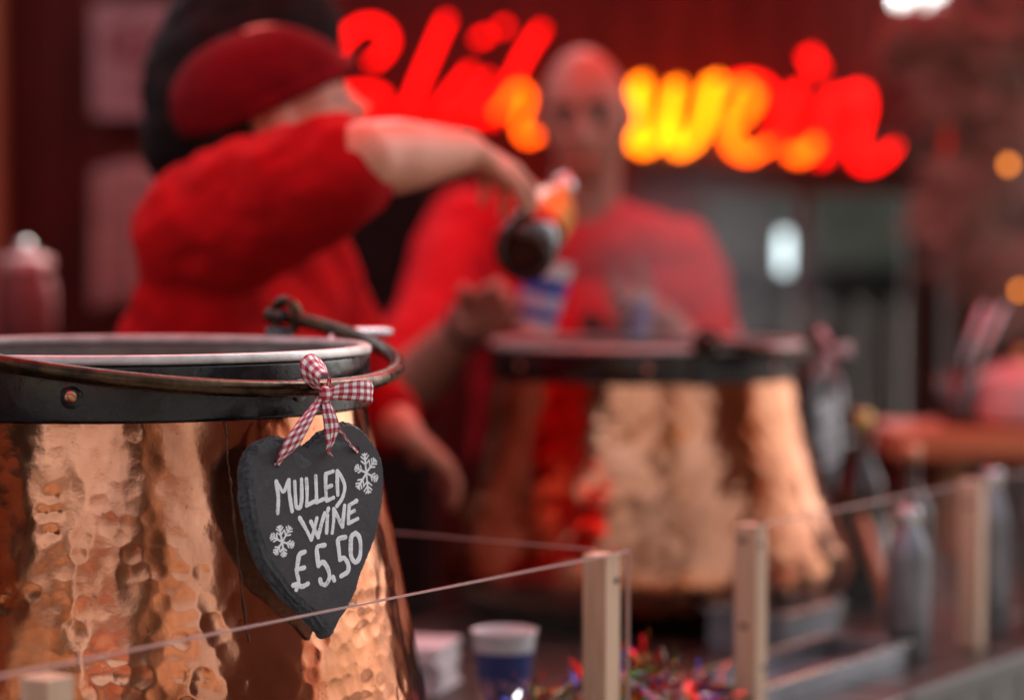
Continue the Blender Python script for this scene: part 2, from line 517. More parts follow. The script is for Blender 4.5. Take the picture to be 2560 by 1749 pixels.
# ground and stall floor
tag(MB().add([(-150, -150, 0), (150, -150, 0), (150, 150, 0), (-150, 150, 0)], [(0, 1, 2, 3)]).build('ground', 'cobbles', smooth=False), kind='structure')
fl = tag(MB().add([S(-3.0, 0.02, 0.01), S(4.6, 0.02, 0.01), (-2.0, 6.6, 0.01), (-2.6, 2.0, 0.01)], [(0, 1, 2, 3)]).build('stall_floor', 'deck', smooth=False), kind='structure')

# stall: back wall of planks with a window, side wall, corner posts, unseen red awning
stall = empty('market_stall', (0, 5.7, 0), 0, 'dark red plank back wall and unseen light-tinting red cloth awning of the drinks stall', 'market stall')
YB = 5.70
def plank(x0, x1, z0, z1, y=YB, th=0.022):
    o = MB().box((-(x1 - x0) / 2, 0, 0), ((x1 - x0) / 2, th, z1 - z0)).build('plank', 'wall_plank', stall, False, ((x0 + x1) / 2, y - 5.7 + random.uniform(-.004, .004), z0))
    return o
WX0, WX1, WZ0, WZ1 = 0.46, 0.93, 1.02, 1.60
x = -1.92
pw = 0.112
while x < 2.7:
    a, b = x + 0.003, x + pw - 0.003
    if b <= WX0 or a >= WX1:
        plank(a, b, 0.02, 2.74)
    else:
        plank(a, b, 0.02, WZ0); plank(a, b, WZ1, 2.74)
    x += pw
y = 5.66
k = 0
while y > 3.3:
    o = MB().box((0, -0.053, 0), (0.022, 0.053, 2.4)).build('plank', 'wall_plank', stall, False, (-1.93 + random.uniform(-.004, .004), y - 5.7 - 0.06, 0.02))
    y -= pw
# backing behind the joints
MB().box((-1.95, 0.03, 0.02), (WX0 - .02, 0.05, 2.72)).box((WX1 + .02, 0.03, 0.02), (2.7, 0.05, 2.72)).box((WX0 - .02, 0.03, 0.02), (WX1 + .02, 0.05, WZ0 - .01)).box((WX0 - .02, 0.03, WZ1 + .01), (WX1 + .02, 0.05, 2.72)).build('backing_board', 'dark_wood', stall, False)
# window frame and panes
wf = MB()
t_ = 0.035
wf.box((WX0 - t_, -0.03, WZ0 - t_), (WX1 + t_, 0.026, WZ0 + .005)).box((WX0 - t_, -0.03, WZ1 - .005), (WX1 + t_, 0.026, WZ1 + t_))
wf.box((WX0 - t_, -0.028, WZ0 + .005), (WX0 + .004, 0.026, WZ1 - .005)).box((WX1 - .004, -0.028, WZ0 + .005), (WX1 + t_, 0.026, WZ1 - .005))
wf.box((0.665, -0.027, WZ0 + .005), (0.705, 0.026, WZ1 - .005))
wfo = bevel(wf.build('window_frame', 'dark_wood', stall, False), 0.003)
for (a, b) in ((WX0 + .004, 0.665), (0.705, WX1 - .004)):
    MB().box((a, 0.004, WZ0 + .005), (b, 0.008, WZ1 - .005)).build('pane', 'acrylic', wfo, False)
# dark rail above the window and posts of the back wall
bevel(MB().box((0.30, -0.06, 1.655), (1.35, -0.031, 1.73)).build('rail', 'dark_wood', stall, False), .004)
for xx, m_, w_ in ((-1.235, 'post_wood', .05), (1.03, 'dark_wood', .035), (1.2, 'dark_wood', .03)):
    bevel(MB().box((-w_, -w_, 0), (w_, w_, 2.44)).build('wall_post', m_, stall, False, (xx, -0.032 - w_, 0.02)), .005)
# unseen awning cloth, added to shade the stall and redden its light
aw = []
nx, ny = 40, 16
fa, fb, bb, ba = S(-2.3, -0.42, 2.28), S(4.6, -0.42, 2.28), Vector((2.75, 6.3, 2.62)), Vector((-2.3, 6.3, 2.62))
fb = Vector((2.84, 6.09, 2.56)); fa = Vector((-1.35, 1.20, 2.56)); la = Vector((-2.3, 0.62, 2.5))
vs, fs = [], []
for j in range(ny + 1):
    for i in range(nx + 1):
        a = fa.lerp(fb, i / nx)
        b = Vector((-2.3, 0.62, 2.6)).lerp(Vector((2.9, 6.4, 2.62)), i / nx) if False else Vector((-2.3 + (5.2) * (i / nx) * 1.0, 0.62 + 5.7 * min(1, i / nx * 1.6), 2.80))
        p = a.lerp(b, j / ny)
        p.z -= 0.05 * math.sin(math.pi * j / ny) * (0.6 + 0.4 * math.sin(i * 1.57))
        vs.append(p - Vector((0, 5.7, 0)))
for j in range(ny):
    for i in range(nx):
        q = j * (nx + 1) + i
        fs.append((q, q + 1, q + nx + 2, q + nx + 1))
canopy = mesh_obj('awning', vs, fs, 'awning', stall)
vs, fs = [], []
nv = 96
for i in range(nv + 1):
    p = fa.lerp(fb, i / nv) - Vector((0, 5.7, 0))
    dr = 0.06 + 0.04 * abs(math.sin(i / nv * math.pi * 16))
    vs += [p, p - Vector((0, 0, dr))]
fs = [(2*i, 2*i+2, 2*i+3, 2*i+1) for i in range(nv)]
mesh_obj('valance', vs, fs, 'awning', stall)

# serving counter: boards along U, dark front boards
counter = empty('serving_counter', (P1.x, P1.y, 0), RZ_U, 'long dark wooden serving counter carrying the two copper pots', 'counter')
def cbox(name, mat, s0, s1, w0, w1, z0, z1, bev=0.004):
    o = MB().box((-(s1 - s0) / 2, -(w1 - w0) / 2, 0), ((s1 - s0) / 2, (w1 - w0) / 2, z1 - z0)).build(name, mat, counter, False, ((s0 + s1) / 2, (w0 + w1) / 2, z0))
    return bevel(o, bev)
for k in range(5):
    cbox('board', 'dark_wood', -1.9, 0.62, -0.06 + k * 0.137, 0.073 + k * 0.137, TOP - 0.03, TOP)
for k in range(6):
    cbox('board', 'dark_wood', 0.625, 2.3, -0.06 + k * 0.145, 0.081 + k * 0.145, TOP - 0.03, TOP)
for k in range(34):
    cbox('front_board', 'dark_wood', -1.9 + k * 0.123, -1.782 + k * 0.123, -0.03, -0.012, 0.03, TOP - 0.031, 0.002)
for s_, w_ in ((-1.85, .55), (0.55, .55), (2.2, .7), (1.1, .7)):
    cbox('leg', 'dark_wood', s_ - .03, s_ + .03, w_ - .03, w_ + .03, 0.012, TOP - 0.031)

# ------------------------------------------------------------------ copper pots
POT_PROF = [(0.4065, 0.2435), (0.40, 0.2445), (0.133, 0.2985), (0.11, 0.3030), (0.085, 0.3045), (0.06, 0.299), (0.035, 0.283), (0.015, 0.258), (0.004, 0.23)]
POT_PROF2 = [(0.4065, 0.2435), (0.40, 0.2445), (0.30, 0.262), (0.22, 0.284), (0.15, 0.310), (0.115, 0.325), (0.085, 0.331), (0.055, 0.324), (0.03, 0.304), (0.012, 0.276), (0.004, 0.25)]
def pot_radius(z, prof=POT_PROF):
    zs = np.array([p[0] for p in prof])[::-1]; rs = np.array([p[1] for p in prof])[::-1]
    return np.interp(z, zs, rs)

def hammered_mesh(prof=POT_PROF, NSEG=800, NZ=300, wave=0.0048):
    zz = np.linspace(0.4065, 0.004, NZ)
    rr = pot_radius(zz, prof)
    k = np.ones(9) / 9
    rs = np.convolve(np.pad(rr, 4, mode='edge'), k, mode='valid')
    th = np.linspace(0, 2 * np.pi, NSEG, endpoint=False)
    TH, Z = np.meshgrid(th, zz)
    sp_s, sp_z = 0.0172, 0.0150
    ncol = int(2 * np.pi * 0.27 / sp_s)
    cw = 2 * np.pi / ncol
    nrow = int(0.42 / sp_z) + 2
    jx = RNG.uniform(-.30, .30, (nrow, ncol)); jz = RNG.uniform(-.28, .28, (nrow, ncol))
    rad_ = RNG.uniform(0.0085, 0.0128, (nrow, ncol)); dep = RNG.uniform(0.1, 1.0, (nrow, ncol)) ** 1.6
    H = np.zeros_like(TH)
    rowf = (0.412 - Z) / sp_z
    for dr in (-1, 0, 1):
        for dc in (-1, 0, 1):
            ri = np.clip(np.floor(rowf).astype(int) + dr, 0, nrow - 1)
            off = (ri % 2) * 0.5
            ci = (np.floor(TH / cw - off).astype(int) + dc) % ncol
            cth = (ci + off + 0.5 + jx[ri, ci]) * cw
            cz = 0.412 - (ri + 0.5 + jz[ri, ci]) * sp_z
            dth = (TH - cth + np.pi) % (2 * np.pi) - np.pi
            d2 = (dth * 0.27) ** 2 + (Z - cz) ** 2
            r0 = rad_[ri, ci]
            H = np.maximum(H, dep[ri, ci] * np.clip(1 - d2 / r0 ** 2, 0, 1))
    # shallow on top, deeper further down
    amp = np.interp(Z, [0.05, 0.18, 0.30, 0.40], [0.00082, 0.00080, 0.00058, 0.00024])
    patch = np.zeros_like(TH)
    for q in range(14):
        a = RNG.integers(2, 12); b = RNG.uniform(6, 40); ph = RNG.uniform(0, 6.28, 2)
        patch += np.sin(a * TH + ph[0] + 2 * np.sin(b * .5 * Z)) * np.sin(b * Z + ph[1])
    amp = amp * np.clip(0.72 + 0.26 * patch, 0.34, 1.25)
    D = -H * amp
    # slow unevenness of the sheet
    fade = np.interp(Z, [0.1, 0.25, 0.40], [1.0, 0.95, 0.55])
    for q in range(30):
        b = RNG.uniform(25, 200); a = RNG.integers(3, 60); ph = RNG.uniform(0, 6.28, 3)
        D += fade * wave / b * np.sin(a * TH + ph[0] + 1.5 * np.sin(ph[2] + 11 * Z)) * np.sin(b * Z + ph[1] + 1.2 * np.sin(3 * TH + ph[2]))
    # a few punched dents on the front
    for (px, py, r0, dp) in ((128, 1240, .012, .0011), (105, 1282, .0085, .0008), (138, 1278, .0085, .0009), (132, 1330, .008, .0009)):
        pt = P(px, py, 2.40 - 0.262)
        at_ = math.atan2(pt.y - C1.y, pt.x - C1.x) % (2 * math.pi); zc = pt.z - TOP
        dth = (TH - at_ + np.pi) % (2 * np.pi) - np.pi
        d2 = (dth * 0.262) ** 2 + (Z - zc) ** 2
        D -= dp * np.exp(-d2 / (r0 * 0.6) ** 2)
    R = rs[:, None] + D
    V = np.stack([R * np.cos(TH), R * np.sin(TH), Z], -1).reshape(-1, 3)
    i = np.arange(NZ - 1)[:, None]; j = np.arange(NSEG)[None, :]
    a = i * NSEG + j; b = i * NSEG + (j + 1) % NSEG
    F = np.stack([a, a + NSEG, b + NSEG, b], -1).reshape(-1, 4)
    me = bpy.data.meshes.new('copper_body')
    me.vertices.add(len(V)); me.vertices.foreach_set('co', V.ravel().astype(np.float32))
    me.loops.add(F.size); me.loops.foreach_set('vertex_index', F.ravel().astype(np.int32))
    me.polygons.add(len(F)); me.polygons.foreach_set('loop_start', np.arange(0, F.size, 4, dtype=np.int32))
    me.polygons.foreach_set('use_smooth', np.ones(len(F), dtype=bool))
    me.update(calc_edges=True); me.validate()
    me.materials.append(M['copper'])
    return me

pot = empty('copper_pot', (C1.x, C1.y, TOP), 0, 'hammered copper pot in sharp focus, black iron collar and dark metal carrying handle', 'copper pot', 'copper pots of mulled wine on the counter')
body = bpy.data.objects.new('copper_body', hammered_mesh()); COL.objects.link(body); body.parent = pot
# closed base
MB().lathe([(0.0, 0.0015), (0.231, 0.0015), (0.231, 0.0045)], 96).build('base', 'copper', pot)
# riveted iron collar
band = MB().lathe([(0.2405, 0.4015), (0.2470, 0.4000), (0.2482, 0.4030), (0.2478, 0.4290), (0.2476, 0.4480), (0.2470, 0.4512), (0.2405, 0.4515)], 160, True).build('collar', 'black_iron', pot)
# rolled tinned lip
lp = [(0.2466 + 0.0016 * math.cos(a), 0.4512 + 0.0045 + 0.0048 * math.sin(a)) for a in [2 * math.pi * k / 14 for k in range(14)]]
MB().lathe([(0.2362, 0.4500), (0.2362, 0.4590), (0.2380, 0.4606), (0.2455, 0.4608), (0.2486, 0.4592), (0.2490, 0.4540), (0.2486, 0.4520), (0.2460, 0.4517)], 160, True).build('rim', 'tin', pot)
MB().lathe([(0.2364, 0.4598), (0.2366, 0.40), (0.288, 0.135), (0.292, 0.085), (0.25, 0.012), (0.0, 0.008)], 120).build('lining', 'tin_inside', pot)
MB().lathe([(0.0, 0.28), (0.2585, 0.28)], 96).build('wine', 'wine', pot, False)
rivet_m = None
for k in range(7):
    a = rad(-91 + k * 51.43)
    if rad(46) < a < rad(68): continue
    rv = MB().lathe([(0.0, 0.0042), (0.002, 0.0041), (0.0042, 0.0030), (0.0056, 0.0012), (0.0060, 0.0)], 20)
    ws = MB().lathe([(0.0, 0.0010), (0.0098, 0.0010), (0.0110, 0.0)], 24)
    mt = Matrix.Translation((0.2480 * math.cos(a), 0.2480 * math.sin(a), 0.424)) @ Matrix.Rotation(a, 4, 'Z') @ Matrix.Rotation(math.pi / 2, 4, 'Y')
    r_ = MB().add([mt @ Vector(v) for v in rv.v], rv.f).build('rivet', 'copper_rivet', pot)
    MB().add([mt @ Vector(v) for v in ws.v], ws.f).build('washer', 'black_iron', r_)
# vertical seam of the copper sheet
sm = []
for (px, py) in ((562, 1052), (566, 1090), (570, 1150), (577, 1210), (584, 1290), (594, 1370), (602, 1450), (612, 1530), (622, 1604)):
    d = 2.2
    for _ in range(6):
        pt = P(px, py, d)
        r_ = float(pot_radius(pt.z - TOP)) + 0.0002
        dx = pt.x - C1.x
        d = C1.y - math.sqrt(max(0, r_ * r_ - dx * dx))
    pt = P(px, py, d)
    sm.append(Vector((pt.x - C1.x, pt.y - C1.y, pt.z - TOP)))
sm = smooth_path(sm, 6)
sm = [p + Vector((random.uniform(-.0006, .0006), 0, 0)) for p in sm]
MB().tube(sm, [random.uniform(.0006, .0014) for _ in sm], 6).build('seam', 'seam_dark', pot)
# bail handle with eyes and lugs
A0 = 57.0
bl = []
for k in range(-2, 75):
    ang = A0 - 180.0 * (k / 72.0)
    a = rad(ang)
    drop = 0.048 * math.sin(math.pi * min(max(k / 72.0, 0), 1)) + 0.012 * min(max(k / 72.0, 0), 1)
    rr_ = 0.2745 - 0.010 * (abs(k / 72.0 - .5) * 2) ** 6
    bl.append(Vector((rr_ * math.cos(a), rr_ * math.sin(a), 0.482 - drop)))
bail = MB().tube(bl, 0.0078, 18)
hb = bail.build('bail_handle', 'bail_metal', pot)
for sgn in (0, 1):
    a = rad(A0 + 180 * sgn)
    er = Vector((math.cos(a), math.sin(a), 0)); et = Vector((-er.y, er.x, 0))
    hz = 0.482 - 0.012 * sgn
    c0 = er * 0.2635 + Vector((0, 0, hz))
    ring = [c0 + (et * math.cos(q) + Vector((0, 0, 1)) * math.sin(q)) * 0.0165 for q in [2 * math.pi * i / 28 for i in range(29)]]
    MB().tube(ring, 0.0058, 12, False).build('eye_ring', 'bail_metal', pot)
    lug = MB()
    lug.box((-0.006, -0.017, 0.398), (0.000, 0.017, 0.470), Matrix.Translation(er * 0.2545) @ Matrix.Rotation(a, 4, 'Z'))
    lug.capsule(er * 0.254 + Vector((0, 0, hz)), er * 0.276 + Vector((0, 0, hz)), 0.007, 0.007)
    lg = bevel(lug.build('lug', 'black_iron', pot), .002)

pot2 = copy_tree(pot)
pot2.location = (C2.x, C2.y, TOP)
pot2.rotation_euler = (0, 0, rad(50))
pot2.scale = (0.965, 0.965, 0.895)
body2 = hammered_mesh(POT_PROF2, 560, 200, 0.0105)
for ch in pot2.children:
    if ch.name.startswith('copper_body'): ch.data = body2
    if ch.name.startswith('seam'): far_seam = ch
bpy.data.objects.remove(far_seam)
tag(pot2, 'second copper pot, blurred, standing in front of the bald man in red', 'copper pot')

# ladle lying across the near pot
ladle = empty('ladle', (-0.30, 2.55, TOP + 0.30), 0, 'steel ladle with its handle end sticking out over the near pot rim', 'ladle')
tip = Vector((-0.27, 2.50, TOP + 0.30))
pts = smooth_path([P(974, 829, 2.66), P(885, 829, 2.62), P(838, 836, 2.585), P(828, 872, 2.545), P(822, 940, 2.53), tip], 6)
lo_ = Vector(ladle.location)
MB().tube([p - lo_ for p in pts], 0.0052, 10).build('handle', 'steel', ladle)
MB().ellipsoid(tip - lo_ + Vector((0, 0, 0)), (0.04, 0.04, 0.024)).build('bowl', 'steel', ladle)

# ------------------------------------------------------------------ slate heart with its bow
KANG = rad(-41)
KR = 0.2745 + 0.009
KN = Vector((C1.x + KR * math.cos(KANG), C1.y + KR * math.sin(KANG), TOP + 0.482 - 0.0535))
NAZ, NEL = rad(-50), rad(2.5)
c_ax = Vector((math.cos(NEL) * math.cos(NAZ), math.cos(NEL) * math.sin(NAZ), math.sin(NEL)))
a_ax = Vector((-math.sin(NAZ), math.cos(NAZ), 0))
b_ax = c_ax.cross(a_ax).normalized()
if b_ax.z < 0: b_ax = -b_ax
FRAME = Matrix((a_ax, b_ax, c_ax)).transposed()      # local x = across, y = up, z = outward
def on_plane(px, py, off=0.0):
    """photo point -> local (x, y) on the plane z = off of the sign"""
    r = ray(px, py); o = Vector((0, 0, CAMZ))
    t = (KN + c_ax * off - o).dot(c_ax) / r.dot(c_ax)
    q = o + r * t - KN
    return Vector((q.dot(a_ax), q.dot(b_ax), off))
sign = empty('heart_sign', KN, 0, 'slate heart price sign facing outward, hung on the sharp near pot', 'price sign', 'slate hearts hung on the pots')
sign.rotation_euler = FRAME.to_euler()
FACE = 0.0125
heart_crop = [(437,545),(400,530),(340,507),(290,494),(245,500),(205,520),(178,555),(160,600),(150,660),(150,730),(158,810),(172,900),(196,1000),(235,1105),(292,1195),(365,1290),(435,1358),(505,1420),(568,1492),
              (605,1430),(650,1360),(690,1270),(722,1170),(760,1080),(790,1000),(812,900),(828,800),(832,700),(822,620),(798,550),(752,490),(705,444),(655,422),(605,432),(560,455),(520,480),(478,512)]
hp = [on_plane(560 + x_ / 2.09, 860 + y_ / 2.09, FACE) for x_, y_ in heart_crop]
hp = [Vector((p.x, p.y)) for p in smooth_path([Vector((p.x, p.y, 0)) for p in hp], 6, True)]
n_h = len(hp)
cen = sum(hp, Vector((0, 0))) / n_h
def normals2(poly):
    out = []
    for i in range(len(poly)):
        tt = poly[(i + 2) % len(poly)] - poly[i - 2]
        nn = Vector((tt.y, -tt.x)).normalized()
        if nn.dot(poly[i] - cen) < 0: nn = -nn
        out.append(nn)
    return out
nn = normals2(hp)
def chips(amp, seed):
    r = np.random.default_rng(seed)
    base = np.convolve(np.tile(r.normal(0, 1, n_h), 3), np.ones(5) / 5, mode='same')[n_h:2 * n_h]
    return base * amp + r.normal(0, amp * 0.35, n_h)
def ring(extra, z, amp, seed, zamp=0.0):
    ch = chips(amp, seed); zc = chips(zamp, seed + 50) if zamp else np.zeros(n_h)
    out = []
    for i in range(n_h):
        left = max(0.0, -nn[i].x * 0.8 + -nn[i].y * 0.5)
        e = extra * (0.22 + 1.1 * left)
        q = hp[i] + nn[i] * (e + ch[i])
        out.append(Vector((q.x, q.y, z + zc[i])))
    return out
rings = [ring(-0.0010, FACE, 0.0006, 1), ring(0.0010, FACE - 0.0009, 0.0011, 2, .0004), ring(0.0032, FACE - 0.0014, 0.0014, 7, .0004), ring(0.0050, FACE - 0.0042, 0.0015, 3, .0007),
         ring(0.0068, FACE - 0.0048, 0.0015, 4, .0007), ring(0.0078, FACE - 0.0072, 0.0013, 8, .0006), ring(0.0092, FACE - 0.0078, 0.0013, 5, .0005), ring(0.0088, FACE - 0.0106, 0.0010, 6)]
# face filled by rings shrinking to the centre line so that it can carry relief
vs = [p for rg in rings for p in rg]
fs = []
for k in range(len(rings) - 1):
    for i in range(n_h):
        fs.append((k*n_h+i, (k+1)*n_h+i, (k+1)*n_h+(i+1)%n_h, k*n_h+(i+1)%n_h))
edge = mesh_obj('chipped_edge', vs, fs, 'slate_edge', sign, False)
front = mesh_obj('slate_face', [rings[0][i] for i in range(n_h)], [tuple(range(n_h))], 'slate', sign, False)
back = mesh_obj('slate_back', [rings[-1][i] for i in range(n_h)], [tuple(range(n_h - 1, -1, -1))], 'slate_edge', sign, False)
# flaked patches of the face near the holes
for poly in (((352,575),(400,572),(430,600),(462,615),(440,640),(405,648),(375,625)), ((190,520),(250,505),(300,520),(270,545),(215,570),(180,600),(172,560)),
             ((455,560),(500,520),(560,500),(640,520),(610,548),(540,560),(480,575))):
    pp = [on_plane(560 + x_ / 2.09, 860 + y_ / 2.09, FACE) for x_, y_ in poly]
    pp = smooth_path(pp, 4, True)
    cc = sum(pp, Vector((0, 0, 0))) / len(pp)
    vs = [Vector((p.x + random.uniform(-.0004, .0004), p.y + random.uniform(-.0004, .0004), FACE + 0.00012)) for p in pp] + [Vector((cc.x, cc.y, FACE + .00075))]
    mesh_obj('flake', vs, [(i, (i + 1) % len(pp), len(pp)) for i in range(len(pp))], 'slate_edge', sign, False)

def stroke_mesh(mb, pts, w, z):
    """painted stroke: flat, uneven, with round ends"""
    pts = smooth_path([Vector((p.x, p.y, 0)) for p in pts], 6) if len(pts) > 2 else [Vector((*pts[0].lerp(pts[1], k / 8).xy, 0)) for k in range(9)]
    n = len(pts)
    vs = []; prof = []
    t0 = (pts[1] - pts[0]).normalized(); t1 = (pts[-1] - pts[-2]).normalized()
    seq = []
    for k in range(3): seq.append((pts[0] - t0 * w * 0.5 * math.cos(math.pi / 2 * (k + .3) / 3), w * math.sin(math.pi / 2 * (k + .3) / 3), t0))
    ww = 1.0
    for i in range(n):
        ww = 0.8 * ww + 0.2 * random.uniform(0.6, 1.4)
        tt = (pts[min(i + 1, n - 1)] - pts[max(i - 1, 0)]).normalized()
        seq.append((pts[i], w * ww * random.uniform(.95, 1.05), tt))
    for k in range(3): seq.append((pts[-1] + t1 * w * 0.5 * math.sin(math.pi / 2 * (k + .7) / 3), w * math.cos(math.pi / 2 * (k + .7) / 3), t1))
    for c_, w_, tt in seq:
        nr = Vector((-tt.y, tt.x, 0))
        vs += [c_ + nr * w_ / 2 + Vector((0, 0, z)), c_ + Vector((0, 0, z + .00016)), c_ - nr * w_ / 2 + Vector((0, 0, z))]
    fs = []
    for i in range(len(seq) - 1):
        fs += [(3*i, 3*i+1, 3*i+4, 3*i+3), (3*i+1, 3*i+2, 3*i+5, 3*i+4)]
    mb.add(vs, fs)
PXM = 1 / 2700.0
LET = {
 'M': [[(230,565),(237,400),(215,225)], [(215,225),(255,290),(295,335),(350,210)], [(350,210),(355,350),(385,545)]],
 'U': [[(412,230),(420,380),(430,495),(470,500),(488,400),(485,205)]],
 'L': [[(538,200),(545,350),(540,485)], [(540,485),(625,440)]],
 'L2': [[(638,170),(645,330),(648,450)], [(648,450),(722,415)]],
 'E': [[(745,150),(745,300),(755,432)], [(755,432),(828,400)], [(745,145),(822,118)], [(750,295),(808,270)]],
 'D': [[(870,115),(870,250),(875,368)], [(870,115),(915,180),(950,280),(925,400),(865,490)]],
 'W': [[(465,615),(530,730),(590,850)], [(590,850),(615,760),(650,620)], [(585,655),(625,740),(665,825)], [(665,825),(695,700),(735,565)]],
 'i': [[(765,585),(755,775)], [(775,515),(768,540)]],
 'N': [[(832,520),(830,650),(815,775)], [(832,520),(880,620),(925,712)], [(925,712),(935,600),(948,485)]],
 'E2': [[(1000,480),(990,580),(990,675)], [(990,675),(1088,625)], [(1000,480),(1078,432)], [(995,568),(1052,540)]],
 'pound': [[(520,980),(465,1010),(445,1100),(435,1200),(455,1300),(430,1385)], [(395,1340),(440,1328),(490,1352),(555,1322)], [(430,1172),(515,1150)]],
 '5': [[(735,908),(655,932),(658,1050),(668,1130)], [(668,1130),(715,1090),(768,1160),(785,1255),(745,1330),(700,1320),(685,1275)]],
 '.': [[(823,1250),(836,1285)]],
 '5b': [[(957,822),(880,848),(885,950),(898,1065)], [(898,1065),(940,1045),(985,1110),(982,1190),(910,1240)]],
 '0': [[(1068,778),(1022,820),(1014,930),(1022,1040),(1068,1090),(1112,1030),(1120,900),(1102,815),(1064,778)]],
}
zoff = 0
for k, strokes in LET.items():
    mb = MB()
    for st in strokes:
        zoff = (zoff + 1) % 6
        stroke_mesh(mb, [on_plane(640 + x_ / 4.292, 1150 + y_ / 4.292, FACE) for x_, y_ in st], (7.8 if k not in ('5', '5b', '0', 'pound', '.') else 8.8) * PXM * 1.36, FACE + 0.0003 + zoff * 0.00003)
    mb.build('letter', 'chalk_paint', sign, False)
def snowflake(cx, cy, tips):
    mb = MB(); q = 0
    c_ = on_plane(560 + cx / 2.09, 860 + cy / 2.09, FACE)
    for tx, ty in tips:
        e = on_plane(560 + tx / 2.09, 860 + ty / 2.09, FACE)
        q += 1
        z = FACE + 0.0003 + q * 0.00004
        stroke_mesh(mb, [c_, e], 5.4 * PXM, z)
        d_ = (e - c_)
        for f, L in ((0.42, 0.34), (0.66, 0.32), (0.86, 0.2)):
            for sg in (-1, 1):
                b_ = c_ + d_ * f
                v_ = Matrix.Rotation(sg * rad(48), 3, 'Z') @ d_
                stroke_mesh(mb, [b_, b_ + v_ * L], 4.2 * PXM, z + .00002)
    return mb.build('snowflake', 'chalk_paint', sign, False)
snowflake(742, 672, [(733,572),(788,602),(799,704),(752,776),(697,750),(684,642)])
snowflake(303, 1032, [(287,950),(345,955),(362,1048),(312,1106),(264,1092),(243,1000)])
# holes and ribbon
for (hx, hy) in ((272, 628), (692, 552)):
    h_ = on_plane(560 + hx / 2.09, 860 + hy / 2.09, FACE)
    MB().lathe([(0.0, 0.0), (0.0031, 0.0), (0.0036, 0.00025)], 20).build('cord_hole', 'black_rubber', sign, True, (h_.x, h_.y, FACE + 0.0002))

bow = empty('gingham_bow', KN, 0, 'red and white gingham ribbon bow tying the heart to the near pot handle', 'ribbon bow', 'gingham bows on the pot handles')
bow.rotation_euler = sign.rotation_euler
def ribbon(name, path, widths, wdirs, n=10):
    """strip along path, width vectors per key point, UVs in metres"""
    path = [Vector(p) for p in path]
    pts = smooth_path(path, n)
    m = len(pts)
    vs, uv = [], []
    L = 0
    wd = [Vector(w).normalized() for w in wdirs]
    K = 7
    for i in range(m):
        t_ = min(i / n, len(path) - 1.0001); j = int(t_); f = t_ - j
        w_ = widths[j] * (1 - f) + widths[j + 1] * f
        d_ = (wd[j] * (1 - f) + wd[j + 1] * f).normalized()
        if i: L += (pts[i] - pts[i - 1]).length
        tang = (pts[min(i+1, m-1)] - pts[max(i-1, 0)]).normalized()
        nr = tang.cross(d_).normalized()
        crumple = max(0, 1 - w_ / 0.024)
        for k in range(K):
            s = k / (K - 1) - 0.5
            bulge = 0.0012 * math.cos(s * math.pi) + crumple * 0.0025 * math.sin(s * 9 + i * .15)
            vs.append(pts[i] + d_ * (s * w_) + nr * bulge)
            uv.append((s * 0.0264 + 0.0022, L))
    fs = [(i*K+k, i*K+k+1, (i+1)*K+k+1, (i+1)*K+k) for i in range(m - 1) for k in range(K - 1)]
    o = mesh_obj(name, vs, fs, 'gingham', bow, True, None, uv)
    so = o.modifiers.new('thick', 'SOLIDIFY'); so.thickness = 0.00045; so.offset = 0
    return o
def B(px, py, off):            # photo point on the plane at outward offset, in bow coordinates
    return on_plane(px, py, off)
kx = B(808, 985, 0.012)
# standing loop
ribbon('loop', [B(806, 984, .010), B(781, 960, .017), B(775, 925, .022), B(796, 908, .020), B(818, 925, .010), B(822, 955, .004), B(808, 984, .006)],
       [.011, .019, .024, .024, .022, .017, .010], [(.3, -.3, .9), (.6, -.45, .6), (.45, -.65, .6), (.35, -.75, .55), (-.2, -.6, .7), (-.5, -.45, .7), (-.2, -.3, .9)])
# loop to the right, flattened
ribbon('loop', [B(812, 986, .011), B(845, 978, .019), B(890, 976, .022), B(921, 978, .019), B(929, 981, .013), B(916, 980, .008), B(860, 980, .007), B(812, 987, .009)],
       [.010, .0145, .0190, .0195, .0195, .0185, .015, .009], [(.3, 1, .1), (.1, 1, .15), (.05, 1, .1), (0, 1, .05), (.05, 1, 0), (.05, 1, 0), (.1, 1, 0), (.3, 1, 0)])
# tail to the left hole
lh = on_plane(560 + 276 / 2.09, 860 + 622 / 2.09, FACE + .001)
ribbon('tail', [B(802, 990, .012), B(772, 1035, .021), B(742, 1085, .023), B(722, 1125, .020), B(706, 1143, .0165), lh],
       [.010, .021, .0245, .0225, .014, .007], [(.9, .5, .1), (.95, .4, .15), (1, .3, .1), (1, .35, .1), (.9, .5, .2), (.8, .6, 0)])
# loose middle tail, twisting to a point
ribbon('tail', [B(812, 990, .013), B(822, 1030, .020), B(829, 1065, .022), B(827, 1098, .0205), B(821, 1122, .0185), B(829, 1139, .0165)],
       [.008, .0130, .0150, .0125, .006, .0018], [(1, -.15, .1), (1, -.1, .3), (1, .05, .2), (1, .25, -.2), (.8, .5, .4), (.8, .6, .3)])
# narrow strand to the right hole
rh = on_plane(560 + 690 / 2.09, 860 + 556 / 2.09, FACE + .001)
ribbon('strand', [B(806, 992, .008), B(828, 1035, .012), B(846, 1072, .0155), B(868, 1100, .0160), rh],
       [.008, .008, .0070, .0070, .0065], [(.8, -.5, .3), (.8, -.5, .1), (.8, -.55, 0), (.8, -.55, 0), (.8, -.55, 0)])
